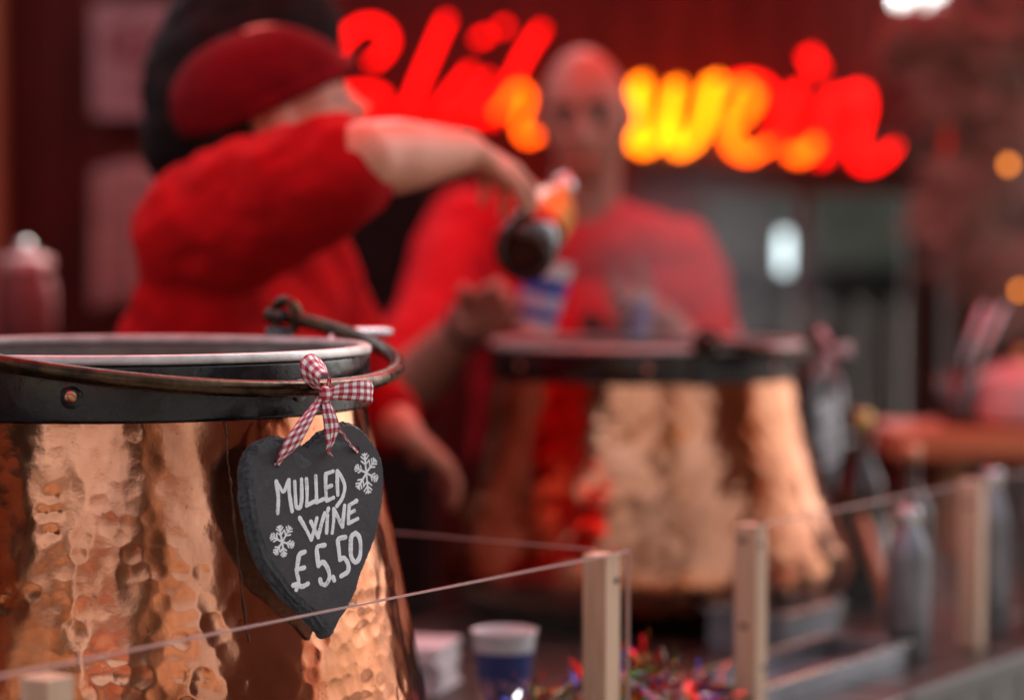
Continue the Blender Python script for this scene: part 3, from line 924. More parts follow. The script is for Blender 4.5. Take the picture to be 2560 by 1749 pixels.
# strand round the bail, behind the knot
ribbon('strand', [B(804, 1002, .012), B(806, 1020, .004), B(804, 1012, -.010), B(804, 975, -.012), B(806, 968, .006), B(808, 985, .013)],
       [.008, .010, .012, .012, .010, .009], [(1, 0, 0)] * 6)
kb = MB().ellipsoid(kx + Vector((0, 0, .004)), (.0062, .0075, .0055))
ko = kb.build('knot', 'gingham', bow)
kuv = ko.data.uv_layers.new(name='UVMap')
for lp_ in ko.data.loops:
    v_ = ko.data.vertices[lp_.vertex_index].co
    kuv.data[lp_.index].uv = (v_.x * 1.2 + .002, v_.y * 1.2)

# the far pot carries the same sign and bow, seen almost edge on
def place_far(o, ang_deg, naz_deg, label):
    c = copy_tree(o)
    a = rad(ang_deg)
    r_ = KR * 0.965
    c.location = (C2.x + r_ * math.cos(a), C2.y + r_ * math.sin(a), TOP + 0.402)
    n_ = rad(naz_deg)
    ca = Vector((math.cos(NEL) * math.cos(n_), math.cos(NEL) * math.sin(n_), math.sin(NEL)))
    aa = Vector((-math.sin(n_), math.cos(n_), 0)); ba_ = ca.cross(aa)
    c.rotation_euler = Matrix((aa, ba_, ca)).transposed().to_euler()
    tag(c, label)
    return c
sign2 = place_far(sign, 2, -27, 'slate heart price sign seen nearly edge on, hung on the blurred far pot')
bow2 = place_far(bow, 2, -50, 'gingham ribbon bow on the handle of the blurred far pot')

# ------------------------------------------------------------------ clear guard with pine stakes
ZG = 1.154
guard = empty('clear_guard', S(-0.3, 0, TOP), RZ_U, 'clear plastic guard sheets around the near pot, meeting at a stake', 'guard screen')
guard2 = empty('clear_guard', S(0.62, 0, TOP), RZ_U, 'clear plastic guard sheet in front of the far pot', 'guard screen')
def sheet(root, org, lo, hi, elo, ehi):
    MB().box(lo, hi).build('clear_sheet', 'acrylic', root, False)
    MB().box(elo, ehi).build('highlit_edge', 'acrylic_edge', root, False)
h = ZG - TOP
sheet(guard, None, (-0.75, -0.006, 0.002), (0.340, -0.003, h), (-0.75, -0.0062, h + .0003), (0.340, -0.0028, h + .0020))
MB().box((0.3402, -0.0066, 0.002), (0.3412, -0.0025, h + .0020)).build('highlit_edge', 'acrylic_edge', guard, False)
sheet(guard, None, (0.3305, 0.032, 0.002), (0.3335, 0.50, h), (0.3303, 0.032, h + .0003), (0.3337, 0.50, h + .0020))
sheet(guard2, None, (-0.29, -0.006, 0.002), (0.55, -0.003, h), (-0.29, -0.0062, h + .0003), (0.55, -0.0028, h + .0020))
def stake(s, wdt, label, z1=ZG, knots=()):
    r = empty('pine_stake', S(s, 0.016, TOP), RZ_U, label, 'wooden stake', 'pine stakes holding the guard')
    bevel(MB().box((-wdt / 2, -0.015, 0), (wdt / 2, 0.015, z1 - TOP - .001)).build('shaft', 'pine', r, False), .0015)
    for side, zz, dx in knots:
        kn = MB().lathe([(0, .0004), (.0042, .0004), (.0052, 0)], 16)
        if side == 0: mt = Matrix.Translation((-wdt / 2, dx, zz)) @ Matrix.Rotation(-math.pi / 2, 4, 'Y') @ Matrix.Diagonal((.7, 1.3, 1, 1))
        else: mt = Matrix.Translation((dx, -0.015, zz)) @ Matrix.Rotation(math.pi / 2, 4, 'X') @ Matrix.Diagonal((1.2, .8, 1, 1))
        MB().add([mt @ Vector(v) for v in kn.v], kn.f).build('knot', 'knot_wood', r)
    return r
stake(0.021, 0.029, 'pine stake at the guard corner beside the near pot', knots=((1, .205, .006),))
stake(0.348, 0.027, 'pine stake with three dark knots, in front of the far pot', knots=((0, .215, .004), (0, .115, .002), (0, .03, -.003), (1, .21, -.004), (1, .065, .004)))
stake(0.985, 0.027, 'pine stake standing among the steel flasks', knots=((0, .2, 0),))
stake(-0.79, 0.030, 'pine stake at the outer end of the guard, in front of the near pot', ZG - .010)

# ------------------------------------------------------------------ counter things
def paper_cup(loc, label, print_mat='cup_print', tilt=(0, 0, 0), sc=1.0, group='paper cups'):
    r = empty('paper_cup', loc, 0, label, 'paper cup', group)
    r.rotation_euler = tilt; r.scale = (sc, sc, sc)
    hh = 0.102
    def rad_at(z): return 0.0265 + 0.0105 * z / hh
    MB().lathe([(0, .004), (rad_at(0) - .002, .004), (rad_at(0), 0)] + [(rad_at(z), z) for z in np.linspace(0.002, 0.079, 8)], 48).build('printed_wall', print_mat, r)
    MB().lathe([(rad_at(z) + .00015, z) for z in np.linspace(0.0791, hh, 5)] + [(rad_at(hh) - .0008, hh - .001)] + [(rad_at(z) - .001, z) for z in np.linspace(hh - .004, .006, 6)] + [(0, .006)], 48).build('white_lining', 'paper_white', r)
    MB().lathe([(rad_at(hh) + .0012 + .0014 * math.cos(a), hh + .0014 * math.sin(a)) for a in [2 * math.pi * k / 10 for k in range(10)]], 48, True).build('rolled_rim', 'paper_white', r)
    return r
paper_cup(S(0.215, 0.275, TOP), 'navy and white paper cup standing on the counter behind the corner stake')
# napkin pile
np_ = empty('napkin_pile', S(0.30, 0.47, TOP), RZ_U + .4, 'pile of white paper napkins on the counter beside the navy cup', 'napkins')
for k in range(9):
    o = MB().box((-.055, -.045, 0), (.055, .045, .006)).build('napkin', 'paper_white', np_, False, (random.uniform(-.003, .003), random.uniform(-.003, .003), .0005 + k * .0066))
    o.rotation_euler = (0, 0, random.uniform(-.06, .06)); bevel(o, .002)

# tinsel garland between the stakes
def tinsel(name, path, nstr, rmax, label):
    r = empty(name, path[0], 0, label, 'tinsel')
    base = Vector(path[0])
    pts = smooth_path(path, 14)
    MB().tube([p - base for p in pts], .0015, 6).build('cord', 'steel', r)
    vs, fs, cols = [], [], []
    pal = [(.75, .02, .03), (.85, .45, .08), (.08, .35, .06), (.06, .12, .65), (.85, .85, .88), (.35, .05, .01), (.30, .10, .02), (.2, .01, .015)]
    for k in range(nstr):
        f = random.random() * (len(pts) - 1.001); i = int(f)
        c_ = pts[i].lerp(pts[i + 1], f - i) - base
        d_ = Vector((random.gauss(0, 1), random.gauss(0, 1), random.gauss(0, 1))).normalized()
        L = rmax * random.uniform(.6, 1.1)
        sd = d_.orthogonal().normalized(); sd.rotate(Matrix.Rotation(random.uniform(0, 6.28), 3, d_))
        up = d_.cross(sd)
        w_ = random.uniform(.0007, .0013) if random.random() < .78 else random.uniform(.002, .004)
        b = len(vs)
        for q in range(4):
            e = c_ + d_ * (L * q / 3) + up * (0.006 * math.sin(q * 1.3)) - Vector((0, 0, .004 * (q / 3) ** 2))
            tw = sd * math.cos(q * .8) + up * math.sin(q * .8)
            vs += [e - tw * w_, e + tw * w_]
        fs += [(b + 2*q, b + 2*q + 1, b + 2*q + 3, b + 2*q + 2) for q in range(3)]
        cols += [random.choice(pal)] * 8
    o = mesh_obj('foil_strands', vs, fs, 'tinsel_foil', r, False)
    ca = o.data.color_attributes.new('col', 'FLOAT_COLOR', 'POINT')
    ca.data.foreach_set('color', np.array([(*c_, 1) for c_ in cols], dtype=np.float32).ravel())
    o['kind'] = 'stuff'
    return r
tinsel('tinsel_garland', [S(-0.06, 0.12, 0.955), S(0.03, 0.10, 0.975), S(0.12, 0.05, 1.0), S(0.20, 0.05, .985), S(0.27, 0.05, .955), S(0.34, .06, .94)], 460, .055, 'multicoloured shiny foil tinsel garland between two pine stakes')

# stainless trays beyond the guard
def tray(s, w, ls, lw, hh, label, rot=0.0):
    r = empty('steel_tray', S(s, w, TOP), RZ_U + rot, label, 'steel tray', 'steel trays on the counter')
    mb = MB()
    mb.box((-ls/2, -lw/2, 0.001), (ls/2, lw/2, 0.003))
    mb.box((-ls/2, -lw/2, 0.003), (ls/2, -lw/2 + .002, hh)).box((-ls/2, lw/2 - .002, 0.003), (ls/2, lw/2, hh))
    mb.box((-ls/2, -lw/2 + .002, 0.003), (-ls/2 + .002, lw/2 - .002, hh)).box((ls/2 - .002, -lw/2 + .002, 0.003), (ls/2, lw/2 - .002, hh))
    mb.build('pan', 'brushed_steel', r, False)
    rim_ = MB()
    rim_.box((-ls/2 - .008, -lw/2 - .008, hh), (ls/2 + .008, -lw/2 + .002, hh + .002)).box((-ls/2 - .008, lw/2 - .002, hh), (ls/2 + .008, lw/2 + .008, hh + .002))
    rim_.box((-ls/2 - .008, -lw/2 + .002, hh), (-ls/2 + .002, lw/2 - .002, hh + .002)).box((ls/2 - .002, -lw/2 + .002, hh), (ls/2 + .008, lw/2 - .002, hh + .002))
    rim_.build('flange', 'steel', r, False)
    return r
tray(0.60, 0.085, 0.40, 0.11, 0.03, 'long shallow steel tray lying along the guard by the far pot')
tray(0.86, 0.26, 0.16, 0.12, 0.055, 'short deep steel tray behind the long tray')

# steel flasks
def flask(s, w, hh, r0, label):
    f = empty('steel_flask', S(s, w, TOP), 0, label, 'steel flask', 'steel flasks on the counter')
    MB().lathe([(0, 0), (r0 * .9, 0), (r0, .004), (r0, hh * .66), (r0 * .96, hh * .72), (r0 * .62, hh * .84), (r0 * .5, hh * .88)], 40).build('body', 'brushed_steel', f)
    MB().lathe([(r0 * .52, hh * .875), (r0 * .56, hh * .88), (r0 * .56, hh * .99), (r0 * .5, hh), (0, hh)], 32).build('stopper', 'steel', f)
    return f
flask(0.86, 0.055, 0.205, 0.030, 'steel flask beside the stake, next to the long tray')
flask(1.13, 0.05, 0.235, 0.027, 'tall slim steel flask just beyond the stake')
flask(1.20, 0.00, 0.25, 0.026, 'tallest steel flask, at the far end of the row')
# serving things behind the far pot: bottle rack of wooden spoons
sp_ = empty('wooden_paddle', S(0.93, 0.24, TOP), 0, 'long orange wooden stirring paddle leaning beside the far pot', 'paddle')
q0, q1 = P(2235, 1560, 3.62), P(2125, 1195, 3.78)
base = Vector(sp_.location)
MB().tube([q0 - base, q0.lerp(q1, .5) - base, q1 - base], [.012, .010, .009], 12).build('shaft', 'orange_wood', sp_)
mt = Matrix.Translation(q0 - base) @ (q0 - q1).to_track_quat('Z', 'Y').to_matrix().to_4x4()
bevel(MB().box((-.028, -.006, -.01), (.028, .006, .05), mt).build('blade', 'orange_wood', sp_, False), .004)

# dark bottles and red napkin roll right of the far pot
def bottle(loc, hh, r0, mat, label, capmat='brass'):
    f = empty('glass_bottle', loc, 0, label, 'bottle', 'bottles behind the counter')
    MB().lathe([(0, .004), (r0 * .8, 0), (r0, .006), (r0, hh * .58), (r0 * .92, hh * .64), (r0 * .42, hh * .76), (r0 * .36, hh * .80), (r0 * .36, hh * .93)], 36).build('body', mat, f)
    MB().lathe([(r0 * .38, hh * .91), (r0 * .42, hh * .915), (r0 * .42, hh * .995), (r0 * .36, hh), (0, hh)], 28).build('cap', capmat, f)
    return f
bottle(S(1.28, .33, TOP), .30, .034, 'dark_glass', 'dark glass bottle standing on the counter beyond the far pot')
bottle(S(1.18, .20, TOP), .26, .032, 'dark_glass', 'shorter dark glass bottle near the orange paddle', 'copper_rivet')

# ------------------------------------------------------------------ side table at the right
tb = empty('bar_table', (1.16, 4.55, 0), 0, 'orange wooden bar table with thick top beyond the flasks', 'table')
for k in range(2):
    bevel(MB().box((-0.48, -0.066, 0), (0.48, 0.066, 0.052)).build('board', 'orange_wood', tb, False, (0, -0.20 + k * .135, 1.097)), .006)
for sx_ in (-0.36, 0.40):
    for sy in (-.20, -.06):
        bevel(MB().box((-.022, -.022, 0.012), (.022, .022, 1.096)).build('leg', 'post_wood', tb, False, (sx_, sy, 0)), .004)
pj = empty('ceramic_jar', P(2552, 1028, 4.40) + Vector((0.0, 0, 0.0)), 0, 'pink ceramic lidded jar standing on the bar table', 'jar')
pj.location.z = 1.1495
MB().lathe([(0, 0), (.075, 0), (.095, .01), (.10, .03), (.098, .045), (.088, .055)], 48).build('bowl', 'pink_ceramic', pj)
MB().lathe([(.092, .0555), (.093, .06), (.080, .085), (.055, .108), (.02, .118), (0, .119)], 48).build('lid', 'pink_ceramic', pj)
MB().ellipsoid((0, 0, .128), (.012, .012, .012)).build('knob', 'brass', pj)
gl_ = empty('drinking_glass', (P(2330, 880, 4.42).x, 4.42, 1.1495), 0, 'small clear drinking glass on the bar table', 'glass')
MB().lathe([(0, .003), (.024, 0), (.026, .005), (.033, .11), (.031, .11), (.024, .008), (0, .007)], 36).build('tumbler', 'acrylic', gl_)
tg = empty('tongs', (P(2400, 880, 4.38).x, 4.38, 1.1495), 0, 'steel serving tongs standing in a dark beaker on the bar table', 'tongs')
MB().lathe([(0, .003), (.032, 0), (.034, .005), (.036, .09), (.033, .09), (.03, .01), (0, .009)], 36).build('beaker', 'dark_glass', tg)
for dx in (-.012, .012):
    MB().tube([(dx * .3, 0, .012), (dx + .02, 0, .12), (dx * 1.4 + .06, 0, .22)], [.004, .005, .006], 8).build('arm', 'steel', tg)

# ------------------------------------------------------------------ back wall things
# neon sign
neon = empty('neon_sign', P(1540, 230, 5.52), 0, 'glowing red and orange neon script reading Glühwein on the plank wall', 'neon sign')
nb = Vector(neon.location)
DN = 5.55
NEON = [
 ('neon_red', [[(926,160),(958,135),(974,98),(945,64),(895,68),(845,118),(808,190),(802,250),(838,284),(895,288),(945,268),(955,238),(905,228),(862,232)]]),
 ('neon_red', [[(1000,286),(1022,268),(1048,205),(1080,130),(1110,62),(1120,48)], [(1022,268),(1046,290)]]),
 ('neon_red', [[(1180,172),(1140,220),(1100,275),(1125,292),(1170,268),(1225,190)], [(1205,220),(1190,285),(1215,296)]]),
 ('neon_red', [[(1192,100),(1222,86)]]),
 ('neon_red', [[(1248,74),(1268,62)]]),
 ('neon_red', [[(1225,308),(1265,232),(1310,140),(1345,85),(1358,70)]]),
 ('neon_amber', [[(1240,285),(1290,225),(1318,245),(1300,310),(1318,345),(1352,330)]]),
 ('neon_orange', [[(1540,350),(1568,352),(1588,300),(1592,205),(1578,290),(1588,360),(1622,368),(1660,310),(1682,215),(1668,300),(1685,370),(1722,365),(1752,300),(1772,210),(1790,225)]]),
 ('neon_amber', [[(1800,330),(1850,300),(1880,245),(1862,212),(1828,232),(1812,300),(1828,368),(1872,390),(1920,362)]]),
 ('neon_amber', [[(1970,380),(1985,390),(2005,392),(2040,350)]]),
 ('neon_red', [[(1985,222),(1965,310),(1970,380)]]),
 ('neon_red', [[(1920,362),(1955,300),(1985,222)], [(2010,135),(2040,185)]]),
 ('neon_red', [[(2040,350),(2075,235),(2060,320),(2050,408)], [(2056,330),(2095,250),(2140,232),(2152,280),(2135,350),(2142,405),(2185,412),(2225,372)]]),
 ('neon_red', [[(1790,225),(1850,205),(1905,225),(1925,270)], ]),
]
for m_, strokes in NEON:
    mb = MB()
    for st in strokes:
        mb.tube([p - nb for p in smooth_path([P(a, b, DN + random.uniform(-.012, .0)) for a, b in st], 8)], 0.0078, 10)
    if min(a for st in strokes for a, b in st) > 1500:
        for st in strokes:
            mb.tube([p - nb for p in smooth_path([P(a + 17, b - 9, DN + .008) for a, b in st], 8)], 0.0062, 10)
    mb.build('letter', m_, neon)
for (px, py) in ((860, 118), (1060, 190), (1290, 190), (1690, 260), (1850, 380), (2060, 400), (2200, 400)):
    q = P(px, py, DN)
    MB().tube([q - nb + Vector((0, .012, 0)), q - nb + Vector((0, 5.70 - q.y, 0))], .005, 8).build('standoff', 'steel', neon)

# poster, pale cloth, black board, jar on a shelf
po = empty('poster', P(330, 155, 5.60), 0, 'pale poster with a dark red shape pinned high on the plank wall', 'poster')
MB().box((-.092, .0, -.125), (.092, .004, .135)).build('sheet', 'poster_paper', po, False)
MB().box((-.060, -.0008, -.080), (.065, -.0003, .095)).build('print', 'poster_print', po, False)
for sx_ in (-.08, .08):
    MB().ellipsoid((sx_, -.002, .122), (.004, .003, .004)).build('pin', 'brass', po)
tw = empty('hanging_towel', P(330, 430, 5.55), 0, 'pale pink cloth hanging on the wall below the poster', 'towel')
vs, fs = [], []
for j in range(15):
    for i in range(22):
        u_ = i / 21 - .5
        vs.append(Vector((u_ * .17 * (1 + .1 * j / 14), -.02 - .012 * math.sin(i * 1.15) * (0.4 + j / 14), -.32 * j / 14 + .02 * math.cos(u_ * 3))))
fs = [(j*22+i, j*22+i+1, (j+1)*22+i+1, (j+1)*22+i) for j in range(14) for i in range(21)]
o = mesh_obj('cloth', vs, fs, 'pale_cloth', tw); so = o.modifiers.new('thick', 'SOLIDIFY'); so.thickness = .003
MB().tube([(0, .06, .02), (0, -.02, .02), (0, -.03, .035)], .004, 8).build('hook', 'brass', tw)
cab = empty('tall_cabinet', (P(905, 600, 4.95).x, 5.10, 0.012), 0, 'tall black cabinet standing between the two workers', 'cabinet')
bevel(MB().box((-.17, -.15, .03), (.14, .15, 1.66)).build('carcass', 'black_board', cab, False), .006)
bevel(MB().box((-.165, -.165, .06), (.135, -.152, 1.64)).build('door', 'black_board', cab, False), .004)
MB().tube([(.11, -.172, .95), (.11, -.19, .97), (.11, -.19, 1.07), (.11, -.172, 1.09)], .005, 8).build('handle', 'black_iron', cab)
shf = empty('wall_shelf', (-1.05, 4.35, 1.265), 0, 'dark wooden shelf by the side wall behind the near pot', 'shelf')
bevel(MB().box((-.55, -.13, 0), (.32, .13, .03)).build('board', 'dark_wood', shf, False), .004)
for sx_ in (-.5, .27):
    bevel(MB().box((sx_ - .02, -.1, -1.25), (sx_ + .02, .1, -.001)).build('upright', 'dark_wood', shf, False), .003)
jar = empty('sweet_jar', (P(62, 700, 4.3).x, 4.3, 1.2955), 0, 'glass jar of pink sweets on the shelf beside the plank wall', 'jar')
MB().lathe([(0, 0), (.045, 0), (.052, .008), (.054, .10), (.046, .128), (.043, .135)], 40).build('jar_body', 'pink_sweets', jar)
MB().lathe([(.044, .1352), (.048, .137), (.048, .158), (.03, .166), (0, .168)], 36).build('lid', 'jar_glass', jar)
MB().ellipsoid((0, 0, .178), (.013, .013, .013)).build('knob', 'steel', jar)

# lit work lamp at the upper right
lamp = empty('work_lamp', P(2322, -12, 5.45), 0, 'bright white lit work lamp hanging at the top of the stall', 'lamp')
bevel(MB().box((-.10, -.05, .028), (.10, .05, .05)).build('housing', 'steel', lamp, False), .004)
bevel(MB().box((-.073, -.043, -.024), (.073, .043, .0275)).build('diffuser', 'bulb_white', lamp, False), .01)
MB().tube([(0, 0, .05), (0, 0, .5)], .004, 8).build('cable', 'black_rubber', lamp)

# fir garland with warm bulbs on the right-hand post
gp = empty('corner_post', (0.95, 5.02, 0.012), 0, 'dark timber post of the stall wound with a fir garland', 'post')
bevel(MB().box((-.05, -.05, 0), (.05, .05, 2.45)).build('timber', 'dark_wood', gp, False), .005)
def fir(name, path, n, L, label):
    r = empty(name, path[0], 0, label, 'garland', 'fir garlands on the stall')
    b0 = Vector(path[0]); pts = smooth_path(path, 16)
    MB().tube([p - b0 for p in pts], .006, 8).build('stem', 'bark', r)
    vs, fs = [], []
    for k in range(n):
        f = random.random() * (len(pts) - 1.001); i = int(f)
        c_ = pts[i].lerp(pts[i + 1], f - i) - b0
        tg_ = (pts[i + 1] - pts[i]).normalized()
        tw = Vector((random.gauss(0, 1), random.gauss(0, 1), random.gauss(0, .8)))
        tw = (tw - tg_ * tw.dot(tg_)).normalized() + tg_ * .7
        tw.normalize()
        TL = L * random.uniform(.6, 1.2)
        for q in range(16):
            o_ = c_ + tw * (TL * q / 16)
            nd = (tw * .7 + Vector((random.gauss(0, 1), random.gauss(0, 1), random.gauss(0, 1))).normalized()).normalized()
            sd = nd.orthogonal().normalized() * .0024
            b = len(vs)
            vs += [o_ - sd, o_ + sd, o_ + nd * .034]
            fs.append((b, b + 1, b + 2))
    o = mesh_obj('needles', vs, fs, 'fir_needle', r, False)
    o['kind'] = 'stuff'
    return r
fir('fir_garland', [(0.86, 4.90, 2.10), (0.99, 4.88, 1.98), (0.88, 4.90, 1.84), (1.00, 4.88, 1.70), (0.92, 4.90, 1.54), (1.02, 4.88, 1.38)], 1500, .13, 'brownish fir garland winding down the dark timber post')
fir('fir_garland', [(0.76, 4.95, 1.86), (0.86, 4.90, 1.90), (1.0, 4.85, 1.90), (1.25, 4.8, 1.98)], 900, .12, 'brownish fir swag crossing the timber post sideways above the window')
def bulb(px, py, d, r0, mat, label):
    q = P(px, py, d)
    r = empty('fairy_bulb', q, 0, label, 'light bulb', 'fairy bulbs on the garland')
    MB().ellipsoid((0, 0, 0), (r0, r0, r0 * 1.3)).build('glass', mat, r)
    MB().lathe([(r0 * .6, r0 * 1.05), (r0 * .6, r0 * 2.1), (0, r0 * 2.15)], 16).build('socket', 'black_rubber', r)
    MB().tube([(0, 0, r0 * 2.1), (.01, .02, r0 * 2.1 + .05), (.0, .05, r0 * 2.1 + .08)], .002, 6).build('wire', 'black_rubber', r)
bulb(2521, 411, 4.72, .008, 'bulb_warm', 'warm lit fairy bulb in the upper part of the fir garland')
bulb(2548, 725, 4.72, .007, 'bulb_warm', 'warm lit fairy bulb low on the fir garland')

# ------------------------------------------------------------------ beyond the back window: the next stall
nxt = empty('neighbour_stall', (1.1, 9.6, 0), 0, 'neighbouring brown stall with pale awning seen through the back window', 'market stall')
for k in range(16):
    MB().box((-.07, 0, 0), (.07, .02, 1.9)).build('plank', 'hut_wood', nxt, False, (-1.1 + k * .146, 0, .01))
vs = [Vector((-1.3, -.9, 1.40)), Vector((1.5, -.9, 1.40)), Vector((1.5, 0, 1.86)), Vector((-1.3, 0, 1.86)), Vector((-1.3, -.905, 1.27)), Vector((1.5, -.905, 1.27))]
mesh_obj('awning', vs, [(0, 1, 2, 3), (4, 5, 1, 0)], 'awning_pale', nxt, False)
lan = empty('hanging_glow_tube', P(1960, 630, 6.6), 0, 'small cool white glowing tube hanging beyond the back window', 'lantern')
MB().lathe([(0, -.055), (.012, -.05), (.014, 0), (.012, .05), (0, .055)], 16).build('glow_tube', 'glow_cool', lan)  # glowing tube added as the bright spot beyond the window
MB().tube([(0, 0, .055), (0, 0, .8)], .002, 6).build('cord', 'black_rubber', lan)

# ------------------------------------------------------------------ people
def head_fn(face=1.0):
    def fn(p, q):
        x, y, z = p.x, p.y, p.z        # y is forward
        q = q.copy()
        if z < -.1:
            k = 1 - .34 * min(1, (-z - .1) / .9) ** 1.2
            q.x *= k
            if y < 0: q.y *= 1 - .25 * (-z)
        def g(cx, cz, s): return math.exp(-((x - cx) ** 2 + (z - cz) ** 2) / (s * s)) if y > 0 else 0
        q.y -= .024 * (g(.37, .02, .22) + g(-.37, .02, .22))
        q.y += .006 * (g(.36, .2, .22) + g(-.36, .2, .22))
        q.y += .030 * math.exp(-(x / .13) ** 2 - ((z + .20) / .15) ** 2) * (y > 0) + .016 * math.exp(-(x / .10) ** 2 - ((z + .03) / .16) ** 2) * (y > 0)
        q.y += .007 * math.exp(-(x / .26) ** 2 - ((z + .52) / .09) ** 2) * (y > 0) - .005 * math.exp(-(x / .3) ** 2 - ((z + .60) / .05) ** 2) * (y > 0)
        q.y += .012 * math.exp(-(x / .25) ** 2 - ((z + .88) / .14) ** 2) * (y > 0)
        return q
    return fn
HR = (.076, .098, .118)
def add_head(mb, mt):
    mb.ellipsoid((0, 0, 0), HR, None, 48, 36, head_fn())
    n0 = len(mb.v) - 48 * 37
    for s in (-1, 1):
        mb.ellipsoid((s * .077, -.012, -.005), (.010, .018, .030), Matrix.Rotation(s * .25, 4, 'Z'), 16, 10)
    for i in range(n0, len(mb.v)):
        mb.v[i] = tuple(mt @ Vector(mb.v[i]))
def face_parts(root, mt, brow_mat):
    for s in (-1, 1):
        mb = MB().ellipsoid((0, 0, 0), (.0125, .0125, .0105), None, 16, 10)
        e = MB().add([mt @ (Vector(v) + Vector((s * .029, .0700, .004))) for v in mb.v], mb.f).build('eye', 'eye_white', root)
        mb = MB().ellipsoid((0, 0, 0), (.0060, .003, .0060), None, 12, 8)
        MB().add([mt @ (Vector(v) + Vector((s * .029, .0815, .003))) for v in mb.v], mb.f).build('iris', 'eye_dark', e)
        mb = MB().capsule((s * .012, .0935, .027), (s * .030, .091, .032), .0045, .004).capsule((s * .030, .091, .032), (s * .048, .078, .026), .004, .003)
        MB().add([mt @ Vector(v) for v in mb.v], mb.f).build('eyebrow', brow_mat, root)
    mb = MB().capsule((-.020, .0905, -.066), (.0, .0965, -.065), .0035, .004).capsule((.0, .0965, -.065), (.020, .0905, -.066), .004, .0035)
    return MB().add([mt @ Vector(v) for v in mb.v], mb.f)

def hand(mb, wrist, direction, palm, curl=(.5, .7, .5), thumb_side=1, spread=.12, thumb_curl=.4):
    """palm + five fingers; direction = along the hand, palm = palm normal"""
    d = Vector(direction).normalized(); pn = Vector(palm); pn = (pn - d * pn.dot(d)).normalized(); sd = d.cross(pn) * thumb_side
    w = Vector(wrist)
    for k in range(4):
        off = (k - 1.5)
        mb.capsule(w + sd * (-off * .012), w + d * (.082 - .004 * abs(off)) + sd * (-off * .0195), .0165, .0125)
    for k, L in enumerate((.072, .080, .074, .058)):
        off = (k - 1.5)
        p = w + d * (.086 - .004 * abs(off)) + sd * (-off * .0205)
        ang = 0.0
        dv = (d + sd * (-off * spread)).normalized()
        for j, f in enumerate((.45, .32, .25)):
            ang += curl[j] * (1 + .08 * off)
            v = dv * math.cos(ang) + pn * math.sin(ang)
            q = p + v * (L * f)
            mb.capsule(p, q, .0092 - .0008 * j, .0086 - .0009 * j)
            p = q
    p = w + d * .022 + sd * .028 + pn * .006
    v = (d * .75 + sd * .65 + pn * (.15 + thumb_curl * .4)).normalized()
    q = p + v * .042; mb.capsule(w + d * .015 + sd * .015, p, .015, .0125); mb.capsule(p, q, .0125, .0105)
    v = (d * .9 + sd * .15 + pn * thumb_curl).normalized(); q2 = q + v * .030
    mb.capsule(q, q2, .0105, .0092); mb.capsule(q2, q2 + v * .018, .0092, .0078)

def finish(o, vox=.006, sm=4, disp=None):
    m = o.modifiers.new('remesh', 'REMESH'); m.mode = 'VOXEL'; m.voxel_size = vox; m.use_smooth_shade = True
    s = o.modifiers.new('smooth', 'SMOOTH'); s.factor = .5; s.iterations = sm
    if disp:
        tx = bpy.data.textures.new('folds', 'CLOUDS'); tx.noise_scale = disp[1]; tx.noise_depth = 2
        d = o.modifiers.new('folds', 'DISPLACE'); d.texture = tx; d.strength = disp[0]; d.mid_level = .5; d.texture_coords = 'GLOBAL'
    return o

def arm(mb, sh, el, wr, r=(.052, .043, .040, .026)):
    mb.capsule(sh, el, r[0], r[1])
    sh, el, wr = Vector(sh), Vector(el), Vector(wr)
    mid = el.lerp(wr, .32)
    mb.capsule(el, mid, r[1] * .96, r[2] * 1.1); mb.capsule(mid, wr, r[2] * 1.1, r[3])

def torso(mb, pel, chest, lsh, rsh, neck, rr=1.0, hip=.135):
    pel, chest, lsh, rsh, neck = map(Vector, (pel, chest, lsh, rsh, neck))
    ax = (rsh - lsh).normalized()
    for s in (-1, 1):
        mb.capsule(pel + ax * (s * .065), chest + ax * (s * .070), .118 * rr, .118 * rr)
    mb.capsule(pel, chest, .125 * rr, .13 * rr)
    mb.capsule(lsh, rsh, .062 * rr, .062 * rr)
    mb.capsule(chest + ax * .07, rsh, .11 * rr, .066 * rr); mb.capsule(chest - ax * .07, lsh, .11 * rr, .066 * rr)
    mb.capsule(neck - Vector((0, 0, .03)), lsh.lerp(neck, .35), .055 * rr, .058 * rr); mb.capsule(neck - Vector((0, 0, .03)), rsh.lerp(neck, .35), .055 * rr, .058 * rr)

def legs(mb, pel, ax, f0, f1, r=1.0):
    pel = Vector(pel)
    for s, f in ((-1, f0), (1, f1)):
        h_ = pel + ax * (s * .085); ft = Vector(f)
        kn = h_.lerp(ft, .5) + Vector((0, -.015, 0))
        mb.capsule(h_, kn, .088 * r, .062 * r); mb.capsule(kn, ft + Vector((0, 0, .06)), .060 * r, .045 * r)
def shoes(root, feet, fwd):
    for f in feet:
        fw = Vector(fwd).normalized()
        finish(MB().capsule(Vector(f) + Vector((0, 0, .048)) - fw * .04, Vector(f) + Vector((0, 0, .040)) + fw * .15, .044, .036).build('shoe', 'black_rubber', root), .008, 2)

